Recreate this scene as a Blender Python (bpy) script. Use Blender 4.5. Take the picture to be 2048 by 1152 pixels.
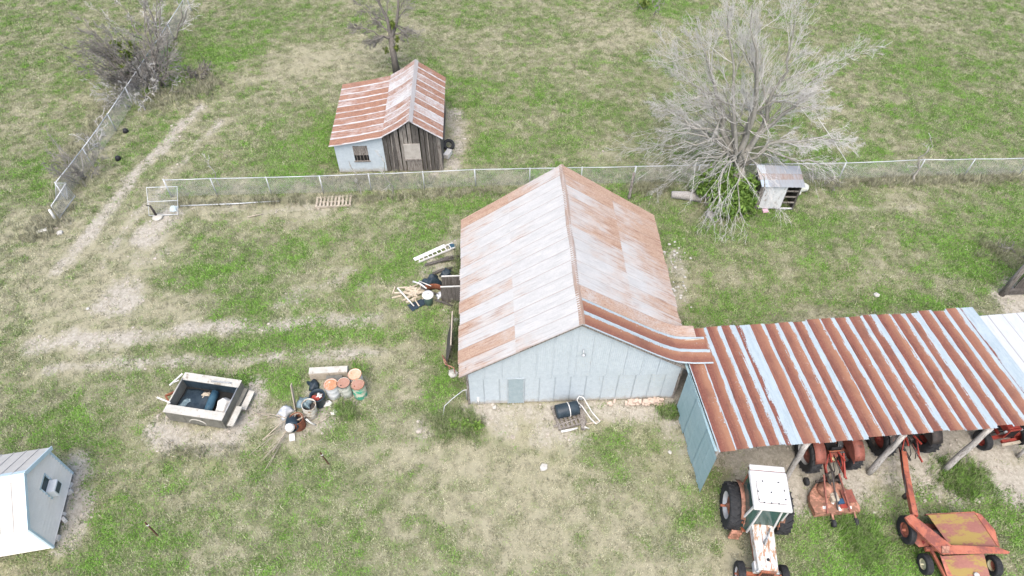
import bpy, bmesh, math, random
import numpy as np
from mathutils import Vector, Matrix
for o in list(bpy.data.objects): bpy.data.objects.remove(o)
S = bpy.context.scene
COL = S.collection
R = math.radians
# ------------------------------------------------------------------ camera
CAM_H = 25.5; FPX = 1358.0; PITCH = R(49.15)
cam = bpy.data.cameras.new('camera'); co = bpy.data.objects.new('camera', cam); COL.objects.link(co)
co.location = (0, 0, CAM_H); co.rotation_euler = (R(90) - PITCH, 0, 0)
cam.sensor_width = 36; cam.lens = 36 * FPX / 2048; cam.clip_start = .1; cam.clip_end = 5000
S.camera = co
# ------------------------------------------------------------------ sky, sun, exposure
SUN_AZ = Vector((-.06, -.45, 0)).normalized(); SUN_EL = R(62)
w = bpy.data.worlds.new('World'); S.world = w; w.use_nodes = True
nt = w.node_tree; nt.nodes.clear()
sky = nt.nodes.new('ShaderNodeTexSky'); sky.sky_type = 'NISHITA'; sky.sun_disc = False
sky.sun_elevation = SUN_EL; sky.sun_rotation = math.atan2(SUN_AZ.x, SUN_AZ.y)
sky.air_density = 1.0; sky.dust_density = 4.0; sky.ozone_density = 1.0
bg = nt.nodes.new('ShaderNodeBackground'); bg.inputs[1].default_value = .15
out = nt.nodes.new('ShaderNodeOutputWorld')
nt.links.new(sky.outputs[0], bg.inputs[0]); nt.links.new(bg.outputs[0], out.inputs[0])
sl = bpy.data.lights.new('sun', 'SUN'); sl.energy = 1.25; sl.angle = R(50); sl.color = (1, .95, .87)
so = bpy.data.objects.new('sun', sl); COL.objects.link(so); so.location = (-20, 15, 40)
sd = Vector((SUN_AZ.x * math.cos(SUN_EL), SUN_AZ.y * math.cos(SUN_EL), math.sin(SUN_EL)))
so.rotation_euler = sd.to_track_quat('Z', 'Y').to_euler()
S.view_settings.view_transform = 'Standard'; S.view_settings.look = 'None'
S.view_settings.gamma = 1; S.view_settings.exposure = 1.24
S.render.engine = 'CYCLES'

# ------------------------------------------------------------------ helpers
CP, SP = math.cos(PITCH), math.sin(PITCH)
def G(px, py, z=0.0):
    """photo pixel (2048x1152) -> point on the horizontal plane at height z"""
    a = (px - 1024) / FPX; b = (576 - py) / FPX
    dx, dy, dz = a, CP + b * SP, -SP + b * CP
    t = (z - CAM_H) / dz
    return (dx * t, dy * t, z)
def gz(x, y): return 0.0

def tag(o, label=None, cat=None, group=None, kind=None):
    if label: o['label'] = label
    if cat: o['category'] = cat
    if group: o['group'] = group
    if kind: o['kind'] = kind
    return o
def thing(name, label, cat, loc=(0, 0, 0), rz=0, group=None):
    o = bpy.data.objects.new(name, None); COL.objects.link(o)
    o.empty_display_size = .3
    o.location = loc; o.rotation_euler = (0, 0, rz)
    return tag(o, label, cat, group)
def link_mesh(name, me, parent=None, mtx=None, color=None):
    o = bpy.data.objects.new(name, me); COL.objects.link(o)
    if mtx is not None: o.matrix_basis = mtx
    if parent: o.parent = parent
    if color: o.color = color
    return o
def copy_tree(o, parent=None):
    c = o.copy(); COL.objects.link(c)
    if parent: c.parent = parent
    for ch in list(o.children): copy_tree(ch, c)
    return c
def T(x, y, z, rz=0, rx=0, ry=0):
    return Matrix.Translation((x, y, z)) @ Matrix.Rotation(rz, 4, 'Z') @ Matrix.Rotation(ry, 4, 'Y') @ Matrix.Rotation(rx, 4, 'X')
def basis(o, x, y):
    x = Vector(x).normalized(); y = Vector(y); z = x.cross(y).normalized(); y = z.cross(x).normalized()
    m = Matrix((x, y, z)).transposed().to_4x4(); m.translation = Vector(o); return m

class MB:
    """collects shapes; build() makes one mesh object"""
    def __init__(s): s.v = []; s.f = []; s.sm = []
    def add(s, vs, fs, smooth=False, m=None):
        b = len(s.v)
        if m is not None: vs = [m @ Vector(p) for p in vs]
        s.v += [tuple(p) for p in vs]
        s.f += [tuple(b + i for i in f) for f in fs]; s.sm += [smooth] * len(fs); return s
    def box(s, c, d, m=None, taper=None):
        x, y, z = c; a, b, h = d[0] / 2, d[1] / 2, d[2] / 2
        tx, ty = taper or (1, 1)
        vs = [(x-a, y-b, z-h), (x+a, y-b, z-h), (x+a, y+b, z-h), (x-a, y+b, z-h),
              (x-a*tx, y-b*ty, z+h), (x+a*tx, y-b*ty, z+h), (x+a*tx, y+b*ty, z+h), (x-a*tx, y+b*ty, z+h)]
        return s.add(vs, [(3, 2, 1, 0), (4, 5, 6, 7), (0, 1, 5, 4), (1, 2, 6, 5), (2, 3, 7, 6), (3, 0, 4, 7)], False, m)
    def beam(s, p, q, w, h, up=(0, 0, 1), m=None):
        p, q = Vector(p), Vector(q); d = (q - p).normalized(); u = Vector(up)
        if abs(d.dot(u)) > .98: u = Vector((1, 0, 0))
        r = d.cross(u).normalized() * (w / 2); u = r.cross(d).normalized() * (h / 2)
        vs = [p - r - u, p + r - u, p + r + u, p - r + u, q - r - u, q + r - u, q + r + u, q - r + u]
        return s.add(vs, [(0, 1, 2, 3), (7, 6, 5, 4), (4, 5, 1, 0), (5, 6, 2, 1), (6, 7, 3, 2), (7, 4, 0, 3)], False, m)
    def tube(s, path, rad, n=6, cap=True, m=None, smooth=True, closed=False):
        P = [Vector(p) for p in path]; k = len(P)
        rad = rad if hasattr(rad, '__len__') else [rad] * k
        vs = []; fs = []; ref = None
        for i in range(k):
            if closed: d = P[(i+1) % k] - P[i-1]
            else: d = P[min(i+1, k-1)] - P[max(i-1, 0)]
            d.normalize()
            if ref is None:
                ref = Vector((0, 0, 1)) if abs(d.z) < .9 else Vector((1, 0, 0))
            a = d.cross(ref).normalized(); b = a.cross(d).normalized(); ref = b
            for j in range(n):
                t = 2 * math.pi * j / n
                vs.append(P[i] + (a * math.cos(t) + b * math.sin(t)) * rad[i])
        for i in range(k if closed else k - 1):
            i2 = (i + 1) % k
            for j in range(n):
                j2 = (j + 1) % n
                fs.append((i*n+j, i*n+j2, i2*n+j2, i2*n+j))
        if cap and not closed:
            fs.append(tuple(range(n-1, -1, -1))); fs.append(tuple((k-1)*n + j for j in range(n)))
        return s.add(vs, fs, smooth, m)
    def lathe(s, prof, n=16, m=None, smooth=True, cap=True):
        """prof: (r, z) about local z"""
        vs = []; fs = []; k = len(prof)
        for r, z in prof:
            for j in range(n):
                t = 2 * math.pi * j / n; vs.append((r * math.cos(t), r * math.sin(t), z))
        for i in range(k - 1):
            for j in range(n):
                j2 = (j + 1) % n; fs.append((i*n+j, i*n+j2, (i+1)*n+j2, (i+1)*n+j))
        if cap:
            if prof[0][0] > 1e-4: fs.append(tuple(range(n-1, -1, -1)))
            if prof[-1][0] > 1e-4: fs.append(tuple((k-1)*n + j for j in range(n)))
        return s.add(vs, fs, smooth, m)
    def prism(s, poly, z0, z1, m=None):
        n = len(poly); vs = [(x, y, z0) for x, y in poly] + [(x, y, z1) for x, y in poly]
        fs = [tuple(range(n-1, -1, -1)), tuple(range(n, 2*n))] + [(i, (i+1) % n, n+(i+1) % n, n+i) for i in range(n)]
        return s.add(vs, fs, False, m)
    def grid(s, fn, nu, nv, smooth=True, m=None):
        vs = [fn(i / nu, j / nv) for j in range(nv + 1) for i in range(nu + 1)]
        fs = [(j*(nu+1)+i, j*(nu+1)+i+1, (j+1)*(nu+1)+i+1, (j+1)*(nu+1)+i) for j in range(nv) for i in range(nu)]
        return s.add(vs, fs, smooth, m)
    def mesh(s, name, mat):
        me = bpy.data.meshes.new(name); me.from_pydata(s.v, [], s.f)
        if mat: me.materials.append(mat)
        me.polygons.foreach_set('use_smooth', s.sm); me.update(); return me
    def build(s, name, mat, parent=None, mtx=None, color=None, bevel=0):
        o = link_mesh(name, s.mesh(name, mat), parent, mtx, color)
        if bevel:
            b = o.modifiers.new('bevel', 'BEVEL'); b.width = bevel; b.segments = 2; b.limit_method = 'ANGLE'
        return o

# ------------------------------------------------------------------ numpy noise
def vnoise(x, y, seed=0):
    xi = np.floor(x).astype(np.int64); yi = np.floor(y).astype(np.int64); fx = x - xi; fy = y - yi
    fx = fx*fx*(3-2*fx); fy = fy*fy*(3-2*fy)
    def h(a, b):
        n = (a * 374761393 + b * 668265263 + seed * 1442695041) & 0xffffffff
        n = ((n ^ (n >> 13)) * 1274126177) & 0xffffffff
        return ((n ^ (n >> 16)) & 0xffff) / 65535.0
    return (h(xi, yi)*(1-fx) + h(xi+1, yi)*fx)*(1-fy) + (h(xi, yi+1)*(1-fx) + h(xi+1, yi+1)*fx)*fy
def fbm(x, y, sc, octv=4, seed=0):
    t = np.zeros_like(x); a = 1; tot = 0
    for k in range(octv):
        t += a * vnoise(x / sc * 2**k + 17.3*k, y / sc * 2**k - 9.1*k, seed + k); tot += a; a *= .55
    return t / tot

# ------------------------------------------------------------------ material helpers
def nodes_for(name):
    m = bpy.data.materials.new(name); m.use_nodes = True; n = m.node_tree; n.nodes.clear()
    o = n.nodes.new('ShaderNodeOutputMaterial'); b = n.nodes.new('ShaderNodeBsdfPrincipled')
    n.links.new(b.outputs[0], o.inputs[0]); return m, n, b
class NT:
    def __init__(s, n): s.n = n
    def new(s, t, **k):
        x = s.n.nodes.new(t)
        for a, v in k.items(): setattr(x, a, v)
        return x
    def link(s, a, b): s.n.links.new(a, b)
    def val(s, v, inp):
        if isinstance(v, (int, float)): inp.default_value = v
        elif isinstance(v, tuple): inp.default_value = (*v, 1) if len(v) == 3 and len(inp.default_value) == 4 else v
        else: s.link(v, inp)
    def math(s, op, a, b=0.0, c=0.0, clamp=False):
        x = s.new('ShaderNodeMath', operation=op, use_clamp=clamp)
        for i, v in enumerate((a, b, c)): s.val(v, x.inputs[i])
        return x.outputs[0]
    def mix(s, f, a, b):
        x = s.new('ShaderNodeMix', data_type='RGBA'); s.val(f, x.inputs[0]); s.val(a, x.inputs[6]); s.val(b, x.inputs[7]); return x.outputs[2]
    def step(s, v, lo, hi):
        x = s.new('ShaderNodeMapRange', interpolation_type='SMOOTHSTEP'); s.val(v, x.inputs[0]); s.val(lo, x.inputs[1]); s.val(hi, x.inputs[2]); return x.outputs[0]
    def coords(s, kind='Object', scale=(1, 1, 1)):
        c = s.new('ShaderNodeTexCoord'); mp = s.new('ShaderNodeMapping'); s.link(c.outputs[kind], mp.inputs[0]); mp.inputs[3].default_value = scale; return mp.outputs[0]
    def seed(s):
        if not hasattr(s, '_oi'): s._oi = s.new('ShaderNodeObjectInfo')
        return s._oi
    def noise(s, vec, scale, detail=4, rough=.55, w=None, dist=0):
        x = s.new('ShaderNodeTexNoise', noise_dimensions='4D'); s.link(vec, x.inputs['Vector'])
        x.inputs['Scale'].default_value = scale; x.inputs['Detail'].default_value = detail; x.inputs['Roughness'].default_value = rough; x.inputs['Distortion'].default_value = dist
        if w is not None: s.val(w, x.inputs['W'])
        return x.outputs[0]
    def bump(s, h, strength, dist, b):
        x = s.new('ShaderNodeBump'); s.val(strength, x.inputs[0]); x.inputs[1].default_value = dist; s.link(h, x.inputs[2]); s.link(x.outputs[0], b.inputs['Normal'])
_mats = {}
def worn(name, c1, c2, c3=None, amt=.4, scale=2.0, stretch=(1, 1, 1), rough=.75, metal=0.0, bump=.2, fine=18.0, spec=.3):
    """two-tone noise colour with optional patches of a third colour (rust, dirt, bare wood)"""
    if name in _mats: return _mats[name]
    m, n, b = nodes_for(name); t = NT(n)
    v = t.coords('Object', stretch); rnd = t.math('MULTIPLY', t.seed().outputs['Random'], 37.0)
    a = t.noise(v, scale, 5, .6, rnd); f = t.noise(v, fine, 4, .6, rnd)
    col = t.mix(t.step(t.math('ADD', t.math('MULTIPLY', a, .6), t.math('MULTIPLY', f, .4)), .36, .64), c1, c2)
    if c3:
        k = t.noise(v, scale * 1.7, 6, .65, t.math('ADD', rnd, 11.0))
        k = t.math('ADD', t.math('MULTIPLY', k, .75), t.math('MULTIPLY', f, .25))
        col = t.mix(t.step(k, .72 - amt * .5, .80 - amt * .5), col, c3)
    t.link(col, b.inputs['Base Color']); b.inputs['Roughness'].default_value = rough; b.inputs['Metallic'].default_value = metal
    b.inputs['Specular IOR Level'].default_value = spec
    if bump: t.bump(f, bump, .01, b)
    _mats[name] = m; return m
def flat(name, c, rough=.6, metal=0.0):
    return worn(name, tuple(x * .85 for x in c), tuple(min(1, x * 1.12) for x in c), None, 0, 3, rough=rough, metal=metal, bump=.1)

# ------------------------------------------------------------------ ground sheet with painted soil / grass cover map
def axis(lo, hi, step, far):
    mid = np.arange(lo, hi + 1e-6, step); k = step * 1.5 * 1.45 ** np.arange(0, 30); k = np.cumsum(k); k = k[k < far]
    return np.concatenate([lo - k[::-1], mid, hi + k])
xs = axis(-46, 46, .2, 1800); ys = axis(5, 60, .2, 1800)
GX, GY = np.meshgrid(xs, ys)
def warp(x, y, a=.8): return x + (fbm(x, y, 2.2, 3, 91) - .5) * 2 * a, y + (fbm(x, y, 2.2, 3, 57) - .5) * 2 * a
WXg, WYg = warp(GX, GY)
def stroke(X, Y, pts, wid, soft=.6, px=True):
    P = [G(*p)[:2] if px else p for p in pts]; best = np.full(X.shape, 1e9)
    if len(P) == 1: best = np.hypot(X - P[0][0], Y - P[0][1])
    for (x0, y0), (x1, y1) in zip(P[:-1], P[1:]):
        dx, dy = x1 - x0, y1 - y0; L = dx*dx + dy*dy + 1e-9
        t = np.clip(((X - x0)*dx + (Y - y0)*dy) / L, 0, 1)
        best = np.minimum(best, np.hypot(X - x0 - t*dx, Y - y0 - t*dy))
    return 1 / (1 + np.exp((best - wid) / (wid * soft * .35 + .05)))
DIRT = [  # polyline in photo pixels, half width (m), strength
 ([(395, 215), (320, 300), (270, 345), (225, 410), (170, 480), (120, 540)], .6, .75), ([(440, 240), (330, 370), (250, 450), (200, 540)], .4, .6),
 ([(300, 300), (230, 290)], .7, .35), ([(330, 440), (290, 470)], 1.1, .85), ([(330, 500), (270, 520), (240, 560)], 1.6, .42),
 ([(240, 597)], 1.5, .8), ([(190, 610), (100, 580)], 1.0, .35), ([(60, 690), (250, 680), (390, 655), (550, 648), (760, 640)], .6, .68),
 ([(90, 740), (350, 722), (560, 712), (760, 705)], .55, .60), ([(130, 680), (210, 700)], .9, .6), ([(0, 600), (120, 640)], 1.6, .3),
 ([(380, 408), (520, 420), (700, 405)], .9, .5), ([(600, 420), (650, 432)], .9, .5), ([(690, 540), (650, 575), (560, 600)], .9, .5), ([(720, 575)], .8, .6),
 ([(320, 850), (360, 875), (450, 885), (500, 830), (505, 780)], .75, .8), ([(400, 800)], 1.4, .7),
 ([(590, 840), (640, 830), (700, 790), (650, 770)], .9, .8), ([(600, 880)], .6, .5),
 ([(945, 825), (1340, 812)], .75, .75), ([(1010, 850)], .7, .8), ([(1090, 870), (1150, 880)], .9, .7), ([(1250, 815), (1360, 830)], .9, .7), ([(1340, 850), (1370, 900)], .5, .6),
 ([(850, 850)], .7, .6), ([(1390, 780), (1500, 860), (1600, 900), (1750, 880), (1900, 850), (2040, 850)], 2.6, .95), ([(1500, 800), (2040, 760)], 2.6, .95),
 ([(1560, 960), (1600, 1000), (1590, 920)], .9, .85), ([(1680, 950), (1780, 945)], .9, .7), ([(1850, 920), (1960, 920), (2048, 960), (2100, 970)], 1.6, .9), ([(1770, 1080), (1750, 1030)], .4, .5),
 ([(908, 230), (912, 280), (905, 330)], .8, .75), ([(160, 945), (150, 1000), (135, 1075)], .8, .85),
 ([(700, 340), (900, 350)], .6, .45), ([(560, 140), (450, 190), (650, 110)], 1.6, .3), ([(1345, 510), (1360, 560), (1375, 590)], .8, .6), ([(1340, 590)], .7, .7),
 ([(1250, 300), (1200, 320)], 1.6, .4), ([(1500, 430), (1440, 438)], .9, .5), ([(1660, 412), (1830, 412)], .35, .5), ([(1650, 385), (1800, 388)], .4, .4), ([(1730, 545)], 1.4, .35),
 ([(1990, 505)], .9, .45), ([(2030, 590), (2048, 620)], 1.2, .9), ([(100, 455)], 1.2, .6), ([(700, 960), (640, 1000), (520, 1060)], .6, .35), ([(1300, 70)], 1.2, .35), ([(380, 0), (350, 60)], 1.2, .5),
 ([(900, 700), (905, 480)], .6, .55), ([(860, 530), (890, 560)], 1.0, .6)]
LUSH = [
 ([(335, 130), (380, 150), (400, 120)], 1.8, .75), ([(600, 290), (560, 320), (640, 325)], 1.6, .6), ([(660, 230), (640, 300)], 1.0, .6), ([(930, 180), (960, 240), (980, 290)], 2.2, .6), ([(890, 130)], 1.5, .5),
 ([(255, 290), (240, 310), (320, 260)], .8, .6), ([(235, 380), (290, 350)], .8, .4), ([(310, 450), (400, 480)], 1.2, .3), ([(720, 580), (740, 550), (800, 530)], 1.1, .9), ([(640, 470), (600, 490)], 1.1, .55), ([(430, 550), (480, 530)], 1.1, .5), ([(400, 545), (380, 540)], .8, .6),
 ([(510, 595), (550, 600)], .9, .5), ([(460, 640), (520, 625)], .9, .55), ([(540, 672), (700, 655), (780, 665)], .7, .65), ([(280, 700), (480, 680)], .5, .5), ([(420, 690), (560, 683), (760, 672)], .45, .7), ([(885, 640), (875, 720), (890, 790)], .8, .9), ([(880, 420), (970, 400)], .8, .85),
 ([(370, 752), (420, 755), (560, 760)], .7, .6), ([(240, 760), (280, 740)], .8, .4), ([(700, 820), (680, 830)], .8, .85), ([(880, 840), (960, 850)], .9, .8), ([(730, 745)], .6, .7), ([(560, 770), (480, 770)], .9, .55),
 ([(1420, 600), (1480, 620), (1400, 630)], 1.2, .85), ([(1345, 480), (1340, 500)], .9, .6), ([(1980, 540), (1960, 520), (2030, 540)], 1.2, .9), ([(1890, 490), (2040, 450)], 1.4, .6), ([(1560, 540), (1640, 570)], 1.5, .4), ([(1780, 600), (1840, 600)], 1.2, .7), ([(1400, 470), (1350, 440), (1600, 460)], 1.6, .45), ([(1500, 430)], 1.6, .4),
 ([(1870, 960), (1960, 955), (1900, 985)], 1.1, .95), ([(1700, 1030), (1730, 1060), (1740, 1100)], .7, .9), ([(1650, 1050), (1620, 1100), (1700, 1140)], 1.2, .75), ([(1790, 990)], .8, .8), ([(2000, 1010), (2048, 1050)], 1.3, .7), ([(1770, 1150), (1850, 1180)], 1.2, .6), ([(1420, 980), (1410, 1040)], .8, .7), ([(1700, 890), (1720, 900)], .7, .8), ([(1310, 870), (1280, 850), (1230, 900)], 1.2, .6), ([(1340, 820)], .6, .7),
 ([(1080, 900), (1190, 890)], .8, .4), ([(350, 1080), (300, 1090)], .8, .55), ([(230, 1040), (180, 1130)], 1.2, .4), ([(660, 960), (600, 990)], 1.0, .5), ([(620, 1070), (560, 1130), (700, 1100)], 1.4, .5), ([(170, 900), (130, 890)], .9, .6), ([(30, 840), (140, 830)], 1.3, .3), ([(840, 980), (830, 1050)], 1.5, .3), ([(900, 1130)], 1, .3),
 ([(520, 50), (470, 120)], 1.6, .4), ([(950, 30), (1100, 60)], 2.5, .35), ([(1050, 150), (1150, 250)], 2.2, .4), ([(1290, 8), (1370, 15)], 1.6, .7), ([(1750, 100), (1850, 130)], 3, .35), ([(1950, 180)], 3, .3), ([(1680, 330), (1820, 240)], 2, .4), ([(80, 350), (100, 380)], 1.4, .5), ([(1120, 350), (1250, 380)], 1.0, .45)]
DRY = [
 ([(560, 140), (440, 200), (700, 90)], 3.2, .8), ([(1050, 950), (1000, 1000)], 3.2, .75), ([(1330, 1080)], 2.5, .6), ([(830, 820), (790, 760)], 1.8, .65), ([(820, 920), (950, 900)], 2.2, .55), ([(980, 1080)], 2.5, .5), ([(0, 560), (150, 600), (60, 640)], 2.6, .6), ([(200, 480), (120, 540)], 2, .5), ([(400, 590), (620, 560)], 1.6, .35),
 ([(350, 412), (700, 400), (990, 382)], .7, .7), ([(1640, 366), (2048, 356)], .6, .7), ([(180, 260), (130, 390)], 1.8, .6), ([(60, 450), (120, 470)], 1.6, .6), ([(1100, 60), (1050, 100)], 2.5, .5), ([(1900, 60), (1800, 40)], 3, .45), ([(1720, 260), (1800, 300)], 2, .5), ([(1560, 480), (1700, 560)], 2.4, .4), ([(960, 130), (900, 60)], 2.2, .6), ([(720, 1000), (600, 1040)], 1.2, .5), ([(1180, 880)], 1.4, .5), ([(1500, 1100)], .8, .5), ([(760, 560), (900, 600)], 1.6, .3), ([(1400, 1060), (1250, 990)], 2, .4)]
def maps(X, Y):
    wx, wy = warp(X, Y)
    ux, uy = warp(X, Y, .38)
    g = .575 + (fbm(wx, wy, 6.0, 4, 3) - .5) * .48 + (fbm(wx, wy * 1.5, 1.4, 4, 8) - .5) * .52 + (fbm(X, Y * 1.4, .45, 3, 14) - .5) * .95
    d = np.clip((fbm(wx, wy, 3.0, 4, 21) - .70) * 3.0, 0, .35)
    for pts, r, k in DRY: g -= k * .22 * stroke(wx, wy, pts, r, 1.5)
    for pts, r, k in LUSH: g += k * .58 * stroke(wx, wy, pts, r * .9, 1.1)
    for pts, r, k in DIRT:
        st = stroke(ux, uy, pts, r, .9); d = np.maximum(d, k * st); g -= .22 * k * st
    d = d * (.58 + .84 * fbm(X, Y, .9, 4, 71))
    b = np.clip(.5 + (fbm(wx, wy, 7.0, 3, 33) - .5) * 2.2, 0, 1)
    return np.clip(g, 0, 1), np.clip(d, 0, 1), b
def relief(X, Y): return (fbm(X, Y, 1.1, 3, 5) - .5) * .07 * (np.abs(X) < 60)
mg, md, mb_ = maps(GX, GY)
nv = GX.size; ny_, nx_ = GX.shape
gv = np.stack([GX.ravel(), GY.ravel(), (relief(GX, GY) - .035).ravel()], 1)
ii = np.arange(nv).reshape(ny_, nx_)
gf = np.stack([ii[:-1, :-1], ii[:-1, 1:], ii[1:, 1:], ii[1:, :-1]], -1).reshape(-1, 4)
gm = bpy.data.meshes.new('ground')
gm.vertices.add(nv); gm.vertices.foreach_set('co', gv.ravel().astype(np.float32))
gm.loops.add(gf.size); gm.loops.foreach_set('vertex_index', gf.ravel().astype(np.int32))
gm.polygons.add(len(gf)); gm.polygons.foreach_set('loop_start', np.arange(0, gf.size, 4, dtype=np.int32)); gm.polygons.foreach_set('loop_total', np.full(len(gf), 4, dtype=np.int32))
gm.update(calc_edges=True); gm.polygons.foreach_set('use_smooth', np.ones(len(gf), bool))
at = gm.attributes.new('cover', 'FLOAT_COLOR', 'POINT')
at.data.foreach_set('color', np.stack([mg.ravel(), md.ravel(), mb_.ravel(), np.ones(nv)], 1).ravel().astype(np.float32))
def ground_mat():
    m, n, b = nodes_for('pasture'); t = NT(n)
    a = t.new('ShaderNodeAttribute', attribute_name='cover'); sp = t.new('ShaderNodeSeparateColor'); t.link(a.outputs['Color'], sp.inputs[0])
    gN, dN, bN = sp.outputs[0], sp.outputs[1], sp.outputs[2]
    v = t.coords('Object')
    f1 = t.noise(v, 1.4, 5, .6); f2 = t.noise(v, 7, 5, .65); f3 = t.noise(v, 26, 4, .7)
    vs = t.coords('Object', (1, .45, 1)); f4 = t.noise(vs, 14, 4, .7)
    mixn = t.math('ADD', t.math('MULTIPLY', f1, .3), t.math('ADD', t.math('MULTIPLY', f2, .4), t.math('MULTIPLY', f4, .3)))
    straw = t.mix(t.step(f3, .3, .7), (.18, .17, .11), (.32, .305, .21))
    straw = t.mix(t.step(f1, .35, .65), straw, (.265, .25, .175))
    grn = t.mix(t.step(f4, .3, .7), (.10, .118, .055), (.185, .205, .105))
    grn = t.mix(t.step(bN, .3, .8), grn, (.195, .20, .11))
    thr = t.math('SUBTRACT', 1.0, gN)
    gf_ = t.step(t.math('SUBTRACT', mixn, t.math('ADD', t.math('MULTIPLY', thr, .62), .19)), -.2, .2)
    col = t.mix(gf_, straw, grn)
    soil = t.mix(t.step(f2, .35, .65), (.26, .24, .20), (.36, .34, .29))
    soil = t.mix(t.step(f3, .5, .75), soil, (.14, .115, .085))
    df = t.step(t.math('ADD', t.math('MULTIPLY', mixn, .8), t.math('SUBTRACT', dN, .9)), -.15, .17)
    col = t.mix(df, col, soil)
    t.link(col, b.inputs['Base Color']); b.inputs['Roughness'].default_value = .95; b.inputs['Specular IOR Level'].default_value = .1
    hgt = t.math('ADD', f3, t.math('MULTIPLY', f4, .8)); t.bump(hgt, .55, .05, b); return m
gm.materials.append(ground_mat())
tag(link_mesh('ground', gm), 'pasture of patchy green and straw grass with bare soil', kind='structure')

# ------------------------------------------------------------------ grass tufts (uncountable: one stuff object)
def blade_mat():
    m, n, b = nodes_for('grass_blades'); t = NT(n)
    a = t.new('ShaderNodeAttribute', attribute_name='tint', attribute_type='INSTANCER')
    r = t.new('ShaderNodeAttribute', attribute_name='shade', attribute_type='INSTANCER')
    cr = t.new('ShaderNodeValToRGB'); e = cr.color_ramp; t.link(a.outputs['Fac'], cr.inputs[0])
    e.elements[0].position = 0; e.elements[0].color = (.32, .305, .22, 1); e.elements[1].position = 1; e.elements[1].color = (.112, .225, .035, 1)
    x = e.elements.new(.38); x.color = (.265, .265, .175, 1); x = e.elements.new(.70); x.color = (.19, .212, .11, 1)
    hs = t.new('ShaderNodeHueSaturation'); t.link(cr.outputs[0], hs.inputs['Color']); t.link(t.math('ADD', t.math('MULTIPLY', r.outputs['Fac'], 1.25), .38), hs.inputs['Value'])
    t.link(hs.outputs[0], b.inputs['Base Color']); b.inputs['Roughness'].default_value = .8; b.inputs['Specular IOR Level'].default_value = .15
    return m
BLADES = blade_mat()
def tuft_proto(seed, nb, h, spread, wid, lean):
    rd = random.Random(seed); mb = MB()
    for k in range(nb):
        a = rd.uniform(0, 6.28); x, y = rd.gauss(0, spread), rd.gauss(0, spread); hh = h * rd.uniform(.5, 1.15); l = lean * rd.uniform(.3, 1.4)
        d = Vector((math.cos(a), math.sin(a), 0)); s_ = Vector((-d.y, d.x, 0)) * wid * rd.uniform(.6, 1.2); p = Vector((x, y, -.02))
        p1 = p + d * l * hh * .4 + Vector((0, 0, hh * .65)); p2 = p + d * l * hh + Vector((0, 0, hh * rd.uniform(.75, 1)))
        mb.add([p - s_, p + s_, p1 + s_ * .8, p1 - s_ * .8, p2], [(0, 1, 2, 3), (3, 2, 4)])
    return bpy.data.objects.new('tuft', mb.mesh('tuft', BLADES))
PROTO = bpy.data.collections.new('tuft_shapes')
for k in range(4): PROTO.objects.link(tuft_proto(k, 12, .09, .085, .011, .9))
PROTO_TALL = bpy.data.collections.new('tall_tuft_shapes')
for k in range(4): PROTO_TALL.objects.link(tuft_proto(50 + k, 16, .34, .09, .008, .55))
def scatter(name, label, coll, P, tint, shade, scale, rng, kind='stuff'):
    me = bpy.data.meshes.new(name); n = len(P); me.vertices.add(n); me.vertices.foreach_set('co', P.astype(np.float32).ravel())
    for nm, arr in (('tint', tint), ('shade', shade), ('size', scale), ('spin', rng.uniform(0, 6.28, n))):
        a = me.attributes.new(nm, 'FLOAT', 'POINT'); a.data.foreach_set('value', arr.astype(np.float32))
    o = link_mesh(name, me); tag(o, label, kind=kind)
    g = bpy.data.node_groups.new(name, 'GeometryNodeTree')
    g.interface.new_socket('Geometry', in_out='INPUT', socket_type='NodeSocketGeometry'); g.interface.new_socket('Geometry', in_out='OUTPUT', socket_type='NodeSocketGeometry')
    N = g.nodes.new; L = g.links.new
    gi, go = N('NodeGroupInput'), N('NodeGroupOutput')
    ci = N('GeometryNodeCollectionInfo'); ci.inputs[0].default_value = coll; ci.inputs['Separate Children'].default_value = True; ci.inputs['Reset Children'].default_value = True
    ip = N('GeometryNodeInstanceOnPoints'); ip.inputs['Pick Instance'].default_value = True
    L(gi.outputs[0], ip.inputs['Points']); L(ci.outputs[0], ip.inputs['Instance'])
    def attr(nm):
        x = N('GeometryNodeInputNamedAttribute'); x.data_type = 'FLOAT'; x.inputs[0].default_value = nm; return x.outputs[0]
    cx = N('ShaderNodeCombineXYZ'); L(attr('spin'), cx.inputs[2]); er = N('FunctionNodeEulerToRotation'); L(cx.outputs[0], er.inputs[0]); L(er.outputs[0], ip.inputs['Rotation'])
    L(attr('size'), ip.inputs['Scale']); L(ip.outputs[0], go.inputs[0])
    md_ = o.modifiers.new('scatter', 'NODES'); md_.node_group = g
    return o
def in_view(x, y, mar=60):
    d = y * CP + CAM_H * SP; up = y * SP - CAM_H * CP
    px = 1024 + FPX * x / d; py = 576 - FPX * up / d
    return (px > -mar) & (px < 2048 + mar) & (py > -mar) & (py < 1152 + mar)
rng = np.random.default_rng(4)
BARN = dict(x0=-1.809, y0=15.403, yaw=.036, w=8.765, l=8.917, he=2.76, hr=5.779, ov=.26, oe=.36)
def blocked(x, y):
    m = (x > -1.7) & (x < 6.7) & (y > 15.6) & (y < 24.3)
    m |= (x > -10) & (x < -4.1) & (y > 31.0) & (y < 36.8)
    m |= (x < -17.2) & (y > 9.2) & (y < 12.2) & (x > -24)
    return m
n0 = 560000
X = rng.uniform(-44, 44, n0); Y = rng.uniform(6.5, 55, n0)
k = in_view(X, Y) & ~blocked(X, Y); X, Y = X[k], Y[k]
g_, d_, b_ = maps(X, Y)
keep = rng.uniform(0, 1, len(X)) < np.clip((.42 + .7 * g_) * (1 - 1.15 * d_), .02, 1)
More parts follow.
